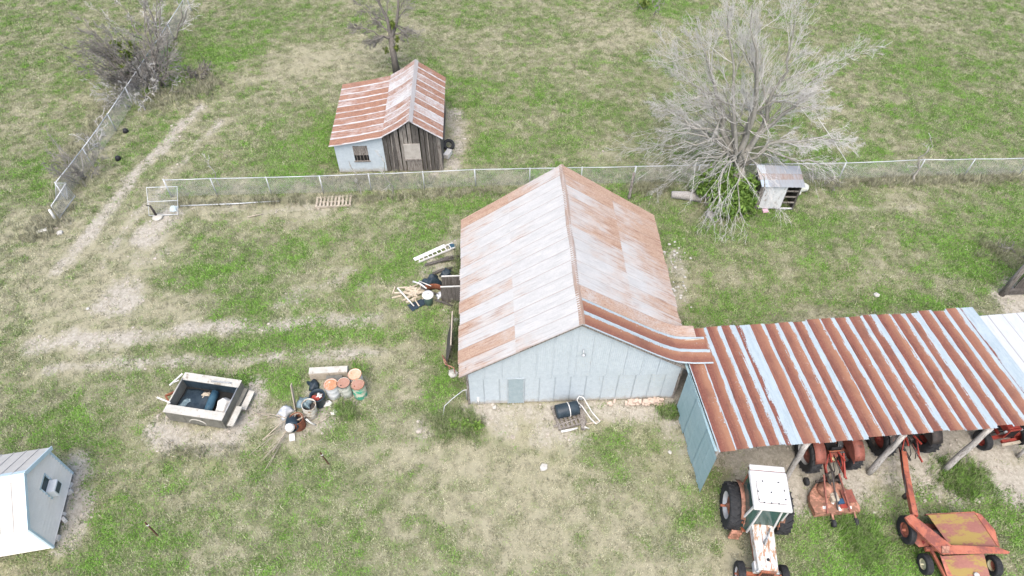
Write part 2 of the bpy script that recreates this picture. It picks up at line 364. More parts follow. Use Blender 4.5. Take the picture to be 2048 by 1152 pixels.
X, Y, g_, d_ = X[keep], Y[keep], g_[keep], d_[keep]
tint = np.clip(g_ * 1.05 - .02 + rng.normal(0, .22, len(X)), 0, 1)
scatter('grass', 'short patchy green and dry grass covering the pasture', PROTO, np.stack([X, Y, relief(X, Y) - .035], 1), tint, rng.uniform(0, 1, len(X)), rng.uniform(.55, 1.25, len(X)) * (.7 + .6 * g_), rng)
# scattered coarser clumps so the sward is uneven
Xc = rng.uniform(-44, 44, 30000); Yc = rng.uniform(6.5, 55, 30000); gc, dc, _ = maps(Xc, Yc)
kc = in_view(Xc, Yc) & ~blocked(Xc, Yc) & (dc < .35) & (rng.uniform(0, 1, len(Xc)) < .12 + .5 * np.clip(gc - .5, 0, 1)); CX, CY, CG = Xc[kc], Yc[kc], gc[kc]
# tall dead weeds along the fences, under the shrubs, in the corners
WEED = [([(350, 408), (700, 398), (1000, 380)], .35, 600, .3), ([(1640, 366), (1850, 362), (2048, 354)], .4, 600, .25), ([(365, 30), (250, 170), (160, 300), (110, 430)], .7, 1100, .2), ([(110, 440), (60, 470)], .8, 300, .25),
        ([(940, 848), (880, 848)], .55, 420, .75), ([(1270, 380), (1340, 372)], .5, 260, .4), ([(915, 500), (912, 740)], .3, 250, .75), ([(390, 140), (420, 170)], .7, 200, .2), ([(1895, 958), (1960, 955)], .7, 350, .9), ([(1700, 1030), (1740, 1110)], .5, 300, .9), ([(1980, 500), (2048, 520)], .9, 350, .5), ([(1620, 1010), (1900, 1130)], .6, 150, .8), ([(620, 360), (860, 360)], .5, 260, .25), ([(330, 905), (480, 900)], .3, 60, .4), ([(300, 210), (360, 190), (420, 170)], 1.0, 420, .3), ([(680, 815), (700, 830)], .4, 120, .85), ([(1330, 822), (1350, 830)], .35, 100, .85)]
WP = []; WT = []
for pts, r, n_, tn in WEED:
    P = np.array([G(*p)[:2] for p in pts]); seg = rng.integers(0, len(P) - 1, n_); tt = rng.uniform(0, 1, (n_, 1))
    Q = P[seg] * (1 - tt) + P[seg + 1] * tt + rng.normal(0, r * .6, (n_, 2)); WP.append(Q); WT.append(np.clip(rng.normal(tn, .15, n_), 0, 1))
nW = sum(len(q) for q in WP); WP = np.concatenate(WP + [np.stack([CX, CY], 1)]); WT = np.concatenate(WT + [np.clip(CG + .1 + rng.normal(0, .18, len(CG)), .35, 1)]); WS = rng.uniform(.5, 1.2, len(WP)); WS[nW:] *= .42
scatter('weeds', 'tall dead and green weeds along fences and walls', PROTO_TALL, np.stack([WP[:, 0], WP[:, 1], np.full(len(WP), -.03)], 1), WT, rng.uniform(0, .8, len(WP)), WS, rng)

# pebbles and clods on the bare soil
PEB = bpy.data.collections.new('pebble_shapes')
def pebble(seed):
    r_ = random.Random(seed); bm = bmesh.new(); bmesh.ops.create_icosphere(bm, subdivisions=1, radius=.03)
    for v in bm.verts: v.co *= r_.uniform(.6, 1.3); v.co.z *= .6
    me = bpy.data.meshes.new('pebble'); bm.to_mesh(me); bm.free(); me.materials.append(worn('soil_clod', (.24, .21, .17), (.42, .39, .34), None, 0, 40, rough=.95)); return bpy.data.objects.new('pebble', me)
for k in range(3): PEB.objects.link(pebble(k))
Xp = rng.uniform(-30, 24, 60000); Yp = rng.uniform(7, 46, 60000); _, dp, _ = maps(Xp, Yp); kp = in_view(Xp, Yp) & (dp > .42) & (rng.uniform(0, 1, len(Xp)) < .8); Xp, Yp = Xp[kp], Yp[kp]
scatter('pebbles', 'small pebbles and clods on the bare soil', PEB, np.stack([Xp, Yp, relief(Xp, Yp) - .03], 1), Xp * 0, Xp * 0, rng.gamma(2., .45, len(Xp)), rng)
# ================================================================== tin materials
def tin_mat(name, zA, zB, rA, rB, rC, mode='blotch', rough=.5, metal=.25, sheet_w=.66, seam=1.0, ygrad=0.0, mud=False):
    """galvanised sheet; object colour R = rust amount, G = stain brightness, B = seed"""
    m, n, b = nodes_for(name); t = NT(n)
    oc = t.seed(); sc = t.new('ShaderNodeSeparateColor'); t.link(oc.outputs['Color'], sc.inputs[0])
    rust, br, sd_ = sc.outputs[0], sc.outputs[1], t.math('MULTIPLY', sc.outputs[2], 50.0)
    v = t.coords('Object', (1, 1, 1)); vs = t.coords('Object', (1, .22, 1))
    big = t.noise(v, .9, 4, .6, sd_); st = t.noise(vs, 5.5, 5, .65, sd_); fine = t.noise(v, 16, 4, .7, sd_); stf = t.noise(t.coords('Object', (1, .05, 1)), 22, 3, .7, sd_)
    z = t.mix(t.step(t.math('ADD', t.math('MULTIPLY', st, .6), t.math('MULTIPLY', fine, .4)), .35, .65), zA, zB)
    z = t.mix(t.math('MULTIPLY', t.step(stf, .52, .72), .5), z, tuple(x * .62 for x in zA))
    rc = t.mix(t.step(fine, .35, .65), rA, rB); rc = t.mix(t.step(stf, .5, .68), rc, rC)
    x = t.new('ShaderNodeSeparateXYZ'); t.link(t.coords('Object'), x.inputs[0])
    if mode != 'stripe':
        k = t.math('ADD', t.math('MULTIPLY', big, .5), t.math('ADD', t.math('MULTIPLY', st, .35), t.math('MULTIPLY', fine, .15)))
        yf = t.step(x.outputs[1], 0.0, 2.8); wob = t.math('SUBTRACT', t.math('ADD', k, t.math('MULTIPLY', t.math('SUBTRACT', .5, yf), ygrad)), t.math('SUBTRACT', .84, t.math('MULTIPLY', rust, .68)))
        fac = t.math('MULTIPLY', t.step(t.math('ADD', wob, t.math('MULTIPLY', t.math('SUBTRACT', stf, .5), .35)), -.15, .20), .94)
        if mode == 'both': pass
    else:   # stripe: rust up to a fraction of the sheet width, ragged flaking edge
        rag = t.math('ADD', t.math('MULTIPLY', t.math('SUBTRACT', st, .5), .5), t.math('MULTIPLY', t.math('SUBTRACT', fine, .5), .35))
        rag = t.math('ADD', rag, t.math('MULTIPLY', t.math('SUBTRACT', stf, .5), .9))
        u = t.math('ADD', t.math('DIVIDE', x.outputs[0], sheet_w), .5)
        edge = t.math('SUBTRACT', rust, t.math('ADD', u, t.math('MULTIPLY', rag, br)))
        fac = t.step(edge, -.02, .03)
        lo = t.step(t.math('ADD', u, t.math('MULTIPLY', rag, .12)), .02, .05); fac = t.math('MULTIPLY', fac, lo)
        fl_ = t.math('MULTIPLY', t.step(fine, .60, .66), t.math('MULTIPLY', t.step(u, .25, .8), t.step(st, .48, .6))); fac = t.math('MULTIPLY', fac, t.math('SUBTRACT', 1.0, fl_))
    if mode == 'both':
        ub = t.math('ADD', t.math('DIVIDE', x.outputs[0], sheet_w), t.math('ADD', .5, t.math('MULTIPLY', t.math('SUBTRACT', st, .5), .7)))
        fac = t.math('MULTIPLY', fac, t.math('SUBTRACT', 1.0, t.step(ub, .78, .98)))
    else:
        pass
    uu = t.math('ABSOLUTE', t.math('DIVIDE', x.outputs[0], sheet_w))
    if mode == 'stripe': rc = t.mix(t.step(t.math('ADD', u, t.math('MULTIPLY', st, .5)), .45, 1.15), rc, (.26, .13, .075)); rc = t.mix(t.math('MULTIPLY', t.step(sc.outputs[2], .5, 1.0), .28), rc, (.29, .15, .095)); rc = t.mix(t.math('MULTIPLY', t.step(big, .5, .7), .5), rc, (.10, .038, .028))
    col = t.mix(fac, z, rc)
    if seam: col = t.mix(t.math('MULTIPLY', t.step(t.math('ADD', uu, t.math('MULTIPLY', fine, .02)), .455, .49), t.math('MULTIPLY', t.math('ADD', .12, t.math('MULTIPLY', st, .75)), seam)), col, (.17, .13, .11))
    if mud:
        mz = t.math('SUBTRACT', 1.0, t.step(t.math('ADD', x.outputs[2], t.math('MULTIPLY', t.math('SUBTRACT', st, .5), .7)), .02, .34))
        col = t.mix(t.math('MULTIPLY', mz, .75), col, (.36, .32, .265))
        vst = t.noise(t.coords('Object', (1, 1, .12)), 7, 4, .7, sd_); col = t.mix(t.math('MULTIPLY', t.step(vst, .60, .74), .55), col, (.30, .31, .31))
    t.link(col, b.inputs['Base Color'])
    t.link(t.math('ADD', rough, t.math('MULTIPLY', fac, .35)), b.inputs['Roughness'])
    t.link(t.math('MULTIPLY', t.math('SUBTRACT', 1.0, fac), metal), b.inputs['Metallic'])
    t.bump(fine, .12, .01, b); return m
TIN_ROOF = tin_mat('barn_roof_tin', (.385, .385, .378), (.485, .48, .468), (.27, .165, .11), (.39, .275, .20), (.21, .105, .062), rough=.6, metal=.1, ygrad=.16)
TIN_RED = tin_mat('rusted_roof_tin', (.285, .345, .37), (.37, .43, .455), (.125, .04, .029), (.19, .072, .046), (.075, .028, .021), mode='stripe', rough=.55, metal=.15, sheet_w=.619, seam=0)
TIN_SHED = tin_mat('small_shed_tin', (.42, .43, .43), (.52, .52, .51), (.185, .08, .044), (.285, .14, .078), (.12, .043, .026), mode='both', rough=.6, metal=.1, sheet_w=.62)
TIN_WALL = tin_mat('wall_tin', (.40, .46, .505), (.49, .55, .59), (.34, .39, .41), (.41, .465, .485), (.42, .39, .34), rough=.55, metal=.12, seam=0, mud=True)
TIN_TEAL = tin_mat('side_wall_tin', (.25, .38, .42), (.33, .46, .50), (.22, .27, .28), (.29, .36, .38), (.22, .24, .24), rough=.5, metal=.15, seam=0)
WOOD_GREY = worn('grey_wood', (.15, .135, .12), (.27, .25, .225), (.08, .065, .055), .45, 3, (6, 6, .6), rough=.9, fine=30)
WOOD_DARK = worn('dark_wood', (.045, .04, .036), (.105, .096, .086), (.22, .212, .20), .34, 3, (6, 6, .6), rough=.9, fine=30)
WOOD_PALE = worn('pale_wood', (.30, .26, .20), (.42, .37, .30), (.18, .15, .12), .35, 3, (1, 1, 1), rough=.9)
LOG = worn('weathered_log', (.30, .285, .265), (.43, .41, .385), (.16, .14, .12), .4, 4, (5, 5, .8), rough=.95, bump=.5, fine=25)
GALV = worn('galvanised_pipe', (.42, .44, .46), (.55, .57, .58), None, 0, 4, rough=.5, metal=.3, bump=.05)
DARK = flat('shade_black', (.012, .012, .012), .9)  # near black, interior shade painted as a surface colour

DGREYL = flat('lap_edge_tin', (.33, .375, .40), .7)
def corr_sheet(width, length, n=8, amp=.012, ny=1, prof=None):
    """corrugated sheet, local x across (-w/2..w/2), local y along 0..length, waves in z"""
    mb = MB(); k = n * 2
    mb.grid(lambda u, v: ((u - .5) * width, v * length, amp * (1 if int(round(u * k)) % 2 else -1)), k, ny, True)
    return mb
def corr_poly(us, top, base, n_per=.082, amp=.011):
    """vertical wall sheet from u0..u1 with a top height function"""
    u0, u1 = us; k = max(4, int((u1 - u0) / n_per) * 2); mb = MB()
    def fn(a, b):
        u = u0 + (u1 - u0) * a; z = base + (top(u) - base) * b
        return (u - (u0 + u1) / 2, amp * (1 if int(round(a * k)) % 2 else -1), z)
    mb.grid(fn, k, 1, True); return mb
rd = random.Random(7)
# ================================================================== big barn
B = BARN; bw, bl, he, hr = B['w'], B['l'], B['he'], B['hr']; rise = (hr - he) / (bw / 2)
def roof_z(u): return hr - abs(u - bw / 2) * rise
barn = thing('barn', 'big gabled barn of pale corrugated tin with blue grey front wall', 'barn', (B['x0'], B['y0'], 0), B['yaw'])
# front gable sheets: lower course and upper course
edges = [0, .62, 1.28, 1.62, 2.32, 2.95, 3.6, 4.25, 4.9, 5.6, 6.25, 6.95, 7.6, 8.2, bw]
for a, c in zip(edges[:-1], edges[1:]):
    low = 1.95 if abs(a - 1.62) < .01 else 2.02 + rd.uniform(-.03, .03)
    if abs(a - 1.62) > .01:
        corr_poly((a - .02, c + .02), lambda u: low, rd.uniform(.02, .08)).build('wall_sheet', TIN_WALL, barn, T((a + c) / 2, rd.uniform(-.004, .004), 0), (rd.uniform(.1, .5), 1, rd.random(), 1))
edges2 = [0, .7, 1.4, 2.1, 2.8, 3.45, 4.1, bw / 2, 5.0, 5.7, 6.4, 7.1, 7.8, bw]
for a, c in zip(edges2[:-1], edges2[1:]):
    corr_poly((a - .02, c + .02), lambda u: roof_z(min(max(u, 0), bw)) - .04, 1.94).build('wall_sheet', TIN_WALL, barn, T((a + c) / 2, -.022 + rd.uniform(-.004, .004), 0), (rd.uniform(.05, .4), 1, rd.random(), 1))
for u_ in edges[1:-1]: MB().box((u_ + .01, -.016, 1.0), (.009, .012, 1.9 + rd.uniform(-.1, .05))).build('lap_edge', DGREYL, barn)
dr = corr_poly((1.62, 2.32), lambda u: 1.96, .05, .1).build('door', tin_mat('door_tin', (.28, .36, .40), (.36, .44, .475), (.28, .33, .35), (.34, .39, .41), (.3, .3, .3)), barn, T(1.97, -.035, 0), (.3, 1, .3, 1))
MB().box((-.33, 0, 1.0), (.05, .03, 1.9)).box((.33, 0, 1.0), (.05, .03, 1.9)).box((0, 0, 1.93), (.7, .03, .05)).build('door_frame', DGREYL, dr, T(0, .0, 0))
MB().tube([(.25, -.03, 1.0), (.25, -.06, 1.0), (.25, -.06, 1.12), (.25, -.03, 1.12)], .01, 5).build('handle', GALV, dr)
# other walls
def side_wall(u, name):
    k = int(bl / .082) * 2; mb = MB()
    mb.grid(lambda a, b: (amp_ if int(round(a * k)) % 2 else -amp_, a * bl, .03 + b * (he - .05)), k, 1, True)
    return mb.build(name, TIN_WALL, barn, T(u, 0, 0), (.3, 1, rd.random(), 1))
amp_ = .011
side_wall(0.0, 'side_wall'); side_wall(bw, 'side_wall')
corr_poly((0, bw), lambda u: roof_z(u) - .04, .03).build('rear_wall', TIN_WALL, barn, T(bw / 2, bl, 0), (.3, 1, .4, 1))
for u in (-.03, bw + .03):
    for v in (.02, bl - .02): MB().box((u, v, he / 2), (.09, .1, he - .05)).build('corner_post', WOOD_GREY, barn)
# roof sheets
NS = 14; sw = (bl + B['ov']) / NS; half = math.hypot(bw / 2 + B['oe'], (bw / 2 + B['oe']) * rise) / 2
sheet_me = corr_sheet(sw + .03, half + .09, 6, .02).mesh('roof_sheet', TIN_ROOF)
sl_dir = Vector((1, 0, rise)).normalized(); sr_dir = Vector((-1, 0, rise)).normalized()
zE = he - B['oe'] * rise
# rust by sheet (front to rear): left lower, left upper, right lower, right upper
RLL = [.50, .72, .36, .52, .32, .55, .30, .42, .34, .40, .28, .34, .45, .92]; RLU = [.34, .16, .24, .12, .20, .12, .18, .22, .14, .24, .16, .20, .26, .50]
RRL = [0, 0, .56, .50, .62, .46, .44, .55, .56, .66, .74, .74, .62, .95]; RRU = [0, 0, .46, .38, .36, .30, .44, .46, .60, .58, .66, .50, .70, .95]
for i in range(NS):
    v = -B['ov'] + (i + .5) * sw
    for row in (0, 1):
        lift = .004 + row * .012 + (i % 2) * .007
        o0 = Vector((-B['oe'], v, zE)) + sl_dir * (row * half - (.0 if row == 0 else .06)) + Vector((-rise, 0, 1)).normalized() * lift
        jit = rd.uniform(-.03, .03) if row == 0 else 0
        link_mesh('roof_sheet', sheet_me, barn, basis(o0 + sl_dir * jit, (0, -1, rd.uniform(-.004, .004)), sl_dir), ((RLL, RLU)[row][i], 1, rd.random(), 1))
        if i >= 3:
            o0 = Vector((bw + B['oe'], v, zE)) + sr_dir * (row * half - (0 if row == 0 else .06)) + Vector((rise, 0, 1)).normalized() * lift
            link_mesh('roof_sheet', sheet_me, barn, basis(o0 + sr_dir * jit, (0, 1, rd.uniform(-.004, .004)), sr_dir), ((RRL, RRU)[row][i], 1, rd.random(), 1))
# front three right-hand sheets sweep out to the machine shed roof
def sweep(uend, zend):
    P = []
    for k in range(15):
        a = k / 14; u = bw / 2 + a * (uend - bw / 2); z0 = roof_z(u)
        P.append((u, max(z0, zend + .0) + .09 * math.exp(-((z0 - zend) / .35) ** 2)))
    return P
for i in range(3):
    v = -B['ov'] + (i + .5) * sw; P = sweep(bw + (1.1, 1.0, .72)[i], (2.98, 2.95, 2.86)[i]); k = 16; mb = MB()
    def fn(a, b):
        t_ = b * (len(P) - 1); j = min(int(t_), len(P) - 2); f = t_ - j
        return ((a - .5) * (sw + .03), -(P[j][0] * (1 - f) + P[j+1][0] * f - bw / 2), P[j][1] * (1 - f) + P[j+1][1] * f + .012 * (1 if int(round(a * k)) % 2 else -1))
    mb.grid(fn, k, 14, True)
    mb.build('roof_sheet', TIN_ROOF if i == 2 else TIN_RED, barn, Matrix.Translation((bw / 2, v, .02 + (i % 2) * .007)) @ Matrix.Rotation(math.pi / 2, 4, 'Z'), (.55, 1, .2, 1) if i == 2 else (.84, .25, rd.random(), 1))
cap = MB(); capn = Vector((0, 0, 1))
cap.grid(lambda a, b: (bw / 2 + (a - .5) * .22 + .02 * math.sin(b * 19), -B['ov'] - .02 + b * (bl + B['ov'] + .04), hr + .042 - abs(a - .5) * .22 * rise + .012 * math.sin(b * 31)), 4, 14, True)
cap.build('ridge_cap', TIN_ROOF, barn, None, (.75, 1, .7, 1))
for s_ in (-1, 1):
    ue = bw / 2 + s_ * (bw / 2 + B['oe'] - .05)
    for v in (-B['ov'] + .06, bl - .06): MB().beam((bw / 2, v, hr - .1), (ue, v, zE - .06), .05, .12).build('rake_board', WOOD_GREY, barn)
for k in range(9):
    v = .05 + k * (bl - .1) / 8
    MB().beam((bw / 2, v, hr - .14), (-.3, v, zE - .06), .05, .12).build('rafter', WOOD_DARK, barn); MB().beam((bw / 2, v, hr - .14), (bw + .3, v, zE - .06), .05, .12).build('rafter', WOOD_DARK, barn)
MB().tube([(4.6, -.05, 3.9), (4.6, -.16, 3.88), (4.6, -.2, 3.8)], .025, 6).lathe([(.02, 0), (.09, -.06), (.02, -.1)], 8, T(4.6, -.2, 3.78)).build('wall_lamp', GALV, barn)
MB().tube([(bw + .1, .9, 2.98), (bw + .85, .95, 2.98)], .035, 6).build('rafter_tail', WOOD_PALE, barn)

# ================================================================== machine shed (open front lean-to)
LX0, LX1 = 7.47, 20.42; LYAW = R(5.4); LD = 5.75; LZF, LZR = 3.16, 2.80
shed = thing('machine_shed', 'long open-fronted machine shed with red rust and zinc striped roof', 'shed', (7.47, 11.55, 0), LYAW)
LEN = 13.0; NL = 21; lw = LEN / NL
lean_me = corr_sheet(lw + .025, math.hypot(LD, LZF - LZR) + .02, 6, .011).mesh('roof_sheet', TIN_RED)
ldir = Vector((0, LD, LZR - LZF))
RW = [.98, .78, .80, .70, .0, .84, .74, .78, .70, .94, .78, .74, .82, .62, .90, .76, .56, .74, .80, .76, .12]
for i in range(NL):
    x = (i + .5) * lw
    ja = rd.uniform(-.06, .05)
    if i == 0:   # the corner sheet is cut short where the barn roof sweeps in
        me0 = corr_sheet(lw + .025, 5.75, 6, .011).mesh('roof_sheet', TIN_RED)
    link_mesh('roof_sheet', lean_me, shed, basis((x, ja, LZF + (i % 2) * .007), (1, 0, rd.uniform(-.003, .003)), ldir), (RW[i] if RW[i] > .05 else .30, .9 if i in (4, 9, 13, 16) else rd.uniform(.45, .9), rd.random(), 1))
MB().box((-.05, LD / 2 - .2, 0), (.10, LD - .6, .03)).build('rake_trim', TIN_TEAL, shed, T(0, 0, 2.99, 0, -math.atan2(LZF - LZR, LD)), (.1, 1, .3, 1))
rp = random.Random(3)
def log_path(p, q, r0, r1, wob, n=7):
    P = []; Rr = []
    for k in range(n):
        a = k / (n - 1); P.append(Vector(p).lerp(Vector(q), a) + Vector((rp.uniform(-wob, wob), rp.uniform(-wob, wob), 0)) * (0 < k < n - 1)); Rr.append((r0 + (r1 - r0) * a) * rp.uniform(.85, 1.15))
    return P, Rr
inv = Matrix.Translation((7.47, 11.55, 0)) @ Matrix.Rotation(LYAW, 4, 'Z'); inv = inv.inverted()
for (b_, t_) in (((1570, 960), (1614, 886)), ((1738, 945), (1806, 871)), ((1888, 940), (1982, 855))):
    p = inv @ Vector(G(*b_)); q = inv @ Vector(G(*t_, 3.02)); p.z = -.1
    P, Rr = log_path(p, q, .12, .10, .018); mb = MB().tube(P, Rr, 8)
    mb.tube([P[-2], P[-2] + Vector((.25, .1, .38))], [.06, .04], 6); mb.build('post', LOG, shed)
P, Rr = log_path((0, .22, 3.0), (LEN, .22, 3.0), .085, .085, .03, 14); MB().tube(P, Rr, 7).build('front_beam', LOG, shed)
for x in (.15, 4.4, 8.6, 12.8):
    P, Rr = log_path((x, LD - .25, -.1), (x, LD - .25, 2.62), .1, .09, .03); MB().tube(P, Rr, 7).build('rear_post', LOG, shed)
P, Rr = log_path((0, LD - .25, 2.66), (LEN, LD - .25, 2.66), .08, .08, .02, 10); MB().tube(P, Rr, 6).build('rear_beam', LOG, shed)
for x in np.linspace(.2, LEN - .2, 11): MB().beam((x, .05, LZF - .1), (x, LD - .1, LZR - .1), .05, .12).build('rafter', WOOD_GREY, shed)
P, Rr = log_path((.1, .25, -.1), (.1, .25, 3.0), .11, .1, .03); MB().tube(P, Rr, 7).build('corner_post', LOG, shed)
for k in range(19): MB().grid(lambda a, b: ((a - .5) * .70, .008 if int(round(a * 8)) % 2 else -.008, .05 + b * 2.6), 8, 1).build('added_shade_sheet', TIN_TEAL, shed, T(.35 + k * .68, LD - .12 + (k % 2) * .01, 0), (.3, 1, rd.random(), 1))  # unseen rear wall, added to darken the space under the roof
# west wall: tin sheets standing on end, jagged lower edge and rear edge
wy = [-.15, .42, 1.08, 1.75, 2.45, 3.1, 3.6]
for k, (a, c) in enumerate(zip(wy[:-1], wy[1:])):
    mb = MB(); kk = 12; z0 = rd.uniform(.02, .12) + (.25 if k == 5 else 0)
    mb.grid(lambda u, v: ((.008 if int(round(u * kk)) % 2 else -.008), (u - .5) * (c - a + .03), z0 + v * (2.95 - z0) + (rd.uniform(-.06, .06) if v == 0 else 0)), kk, 1, True)
    mb.build('wall_sheet', TIN_TEAL, shed, T(-.10 + (k % 2) * .012, (a + c) / 2, 0), (rd.uniform(.1, .35), 1, rd.random(), 1))
# pale neighbouring roof behind the far end
nb = thing('annex', 'white corrugated roof joining the far end of the machine shed', 'shed', (20.42, 12.75, 0), LYAW)
asheet = corr_sheet(.68, 5.7, 8, .012).mesh('roof_sheet', tin_mat('white_tin', (.46, .48, .48), (.54, .56, .56), (.3, .2, .15), (.4, .3, .25), (.3, .2, .15)))
for i in range(5): link_mesh('roof_sheet', asheet, nb, basis((.42 + i * .66, -.1, 2.72 + (i % 2) * .007), (1, 0, 0), (0, LD, -.30)), (.12, 1, rd.random(), 1))
for x in (.3, 3.2):
    for y in (.2, 5.2): P, Rr = log_path((x, y, -.1), (x, y, 2.4), .09, .08, .02); MB().tube(P, Rr, 6).build('post', LOG, nb)
# ================================================================== small weathered shed
sm = thing('small_shed', 'old plank shed with rusty tin roof and boarded windows behind the fence', 'shed', (-10.0, 30.94, 0), .037)
SL = 5.75; prof = [(-.22, 2.05), (1.4, 2.3), (2.85, 2.60), (3.7, 3.08), (4.42, 3.60), (6.15, 2.38)]
def pz(x):
    for (a, za), (b, zb) in zip(prof[:-1], prof[1:]):
        if a <= x <= b: return za + (zb - za) * (x - a) / (b - a)
    return 2
N2 = 10; s2 = (SL + .45) / N2
def prof_sheet(pts, w_):
    mb = MB(); k = 8
    o0 = pts[0]
    def fn(a, b):
        t_ = b * (len(pts) - 1); j = min(int(t_), len(pts) - 2); f = t_ - j
        return ((a - .5) * w_, pts[j][0] * (1 - f) + pts[j+1][0] * f - o0[0], pts[j][1] * (1 - f) + pts[j+1][1] * f + (.012 if int(round(a * k)) % 2 else -.012))
    mb.grid(fn, k, len(pts) - 1, True); return mb.mesh('roof_sheet', TIN_SHED)
mA, mB_, mC = prof_sheet(prof[:3], s2 + .03), prof_sheet(prof[2:5], s2 + .03), prof_sheet(prof[4:], s2 + .03)
rs = random.Random(5)
for i in range(N2):
    y = -.28 + (i + .5) * s2
    for me, x0, base_, dz in ((mA, prof[0][0], .62, 0), (mB_, prof[2][0] - .04, .42, .02), (mC, prof[4][0], .50, .0)):
        r_ = base_ + .16 + rs.uniform(-.14, .16) + (.4 if (i == 0 and me is mA) else 0)
        link_mesh('roof_sheet', me, sm, Matrix.Translation((x0, y, dz + .02 + (i % 2) * .008)) @ Matrix(((0, 1, 0, 0), (-1, 0, 0, 0), (0, 0, 1, 0), (0, 0, 0, 1))), (r_, 1, rs.random(), 1))
MB().grid(lambda a, b: (4.42 + (a - .5) * .36, -.3 + b * (SL + .5), 3.665 - abs(a - .5) * .36 * .7), 2, 6, False).build('ridge_cap', TIN_SHED, sm, None, (.42, 1, .3, 1))
# tin front of the side bay, window opening left in it
def flat_sheet(x0, x1, z0, z1f, y=0.0):
    mb = MB(); k = 8
    mb.grid(lambda a, b: (x0 + (x1 - x0) * a, y + (.007 if int(round(a * k)) % 2 else -.007), z0 + (z1f(x0 + (x1 - x0) * a) - z0) * b), k, 1, True); return mb
for (a, b, z0, top) in ((.0, .52, .03, None), (.5, 1.02, .03, None), (1.0, 1.86, .03, .78), (1.0, 1.86, 1.86, None), (1.84, 2.36, .03, None), (2.34, 2.8, .03, None)):
    flat_sheet(a, b, z0, (lambda u: pz(u) - .05) if top is None else (lambda u, t0=top: t0)).build('wall_sheet', TIN_WALL, sm, T(0, rs.uniform(-.004, .004), 0), (rs.uniform(.0, .25), 1, rs.random(), 1))
wn = MB().box((1.43, .08, 1.32), (.86, .02, 1.08)).build('window', DARK, sm)  # black sheet behind the boards stands in for the dark inside
for k, z in enumerate((1.28, 1.44, 1.60, 1.76)): MB().box((1.43, .02, z), (.82, .03, .15)).build('board', WOOD_GREY, wn)
MB().box((1.43, -.02, .80), (.92, .08, .06)).build('sill', WOOD_GREY, wn)
for k in range(4): MB().box((1.15 + k * .19, .04, 1.02), (.03, .03, .38)).build('bar', WOOD_GREY, wn)
# plank gable and plank east wall
for k in range(14):
    x = 2.88 + k * .232
    MB().box((0, 0, (pz(min(x, 6)) - .1) / 2), (.20 + rs.uniform(-.02, .015), .035, pz(min(x, 6)) - .1)).build('plank', WOOD_GREY if rs.random() < .38 else WOOD_DARK, sm, T(x, rs.uniform(-.012, .012), .02, 0, 0, rs.uniform(-.012, .012)))
MB().box((2.8, .02, 1.28), (.10, .1, 2.5)).build('corner_post', WOOD_DARK, sm)
for k in range(24):
    MB().box((0, 0, 1.12), (.035, .21, 2.24)).build('plank', WOOD_GREY if rs.random() < .3 else WOOD_DARK, sm, T(5.97 + rs.uniform(-.01, .01), .12 + k * .235, .02))
bd = MB().box((4.35, -.05, 1.43), (.92, .04, 1.05)).build('window_board', WOOD_PALE if False else worn('pale_plywood', (.30, .28, .25), (.40, .375, .34), (.2, .18, .16), .3, 3), sm)
MB().box((4.35, -.08, .86), (1.0, .05, .09)).build('ledge', WOOD_GREY, bd)
MB().box((4.40, -.045, .42), (.86, .03, .78)).build('lower_board', WOOD_GREY, bd)
for x in (3.2, 5.3): MB().beam((x, -.06, .1), (x + rs.uniform(-.1, .1), -.06, pz(x) - .2), .06, .03, (0, 1, 0)).build('batten', WOOD_GREY, sm)
for nm, w_, h_, x, y, rz in (('rear_wall', 5.9, 2.0, 2.97, SL, 0), ('side_wall', SL - .1, 1.98, 0.01, SL / 2, math.pi / 2)):
    MB().box((0, 0, h_ / 2), (w_, .05, h_)).build(nm, WOOD_DARK, sm, T(x, y, .02, rz))
# tyre and block by its east wall
RUBBER = worn('tyre_rubber', (.016, .017, .019), (.035, .036, .038), (.07, .065, .06), .2, 3, rough=.85, bump=.2)
tt = thing('old_tyre', 'black car tyre lying against the east wall of plank shed', 'tyre', (*G(898, 295)[:2], .0), .4)
MB().lathe([(.19, -.09), (.31, -.11), (.355, -.06), (.355, .06), (.31, .11), (.19, .09), (.17, 0), (.19, -.09)], 22, cap=False).build('tread_ring', RUBBER, tt, T(0, 0, .20, 0, R(35)))
cb = thing('concrete_block', 'pale concrete block beside the tyre at plank shed', 'block', (*G(896, 312)[:2], 0), 1.2)
MB().box((0, 0, .16), (.62, .32, .3)).build('block_body', worn('pale_concrete', (.42, .41, .38), (.56, .55, .52), (.3, .28, .25), .3, 3, rough=.9), cb, bevel=.02)
CONC = _mats['pale_concrete']

# ================================================================== cream lap-sided shed, lower left
a_ = Vector(G(109, 1096)); b_ = Vector(G(146, 951)); gdir = (b_ - a_).normalized(); gw = (b_ - a_).length
ws = thing('lap_sided_shed', 'small cream shed with lap siding, pale blue trim and window unit', 'shed', a_, math.atan2(gdir.y, gdir.x))
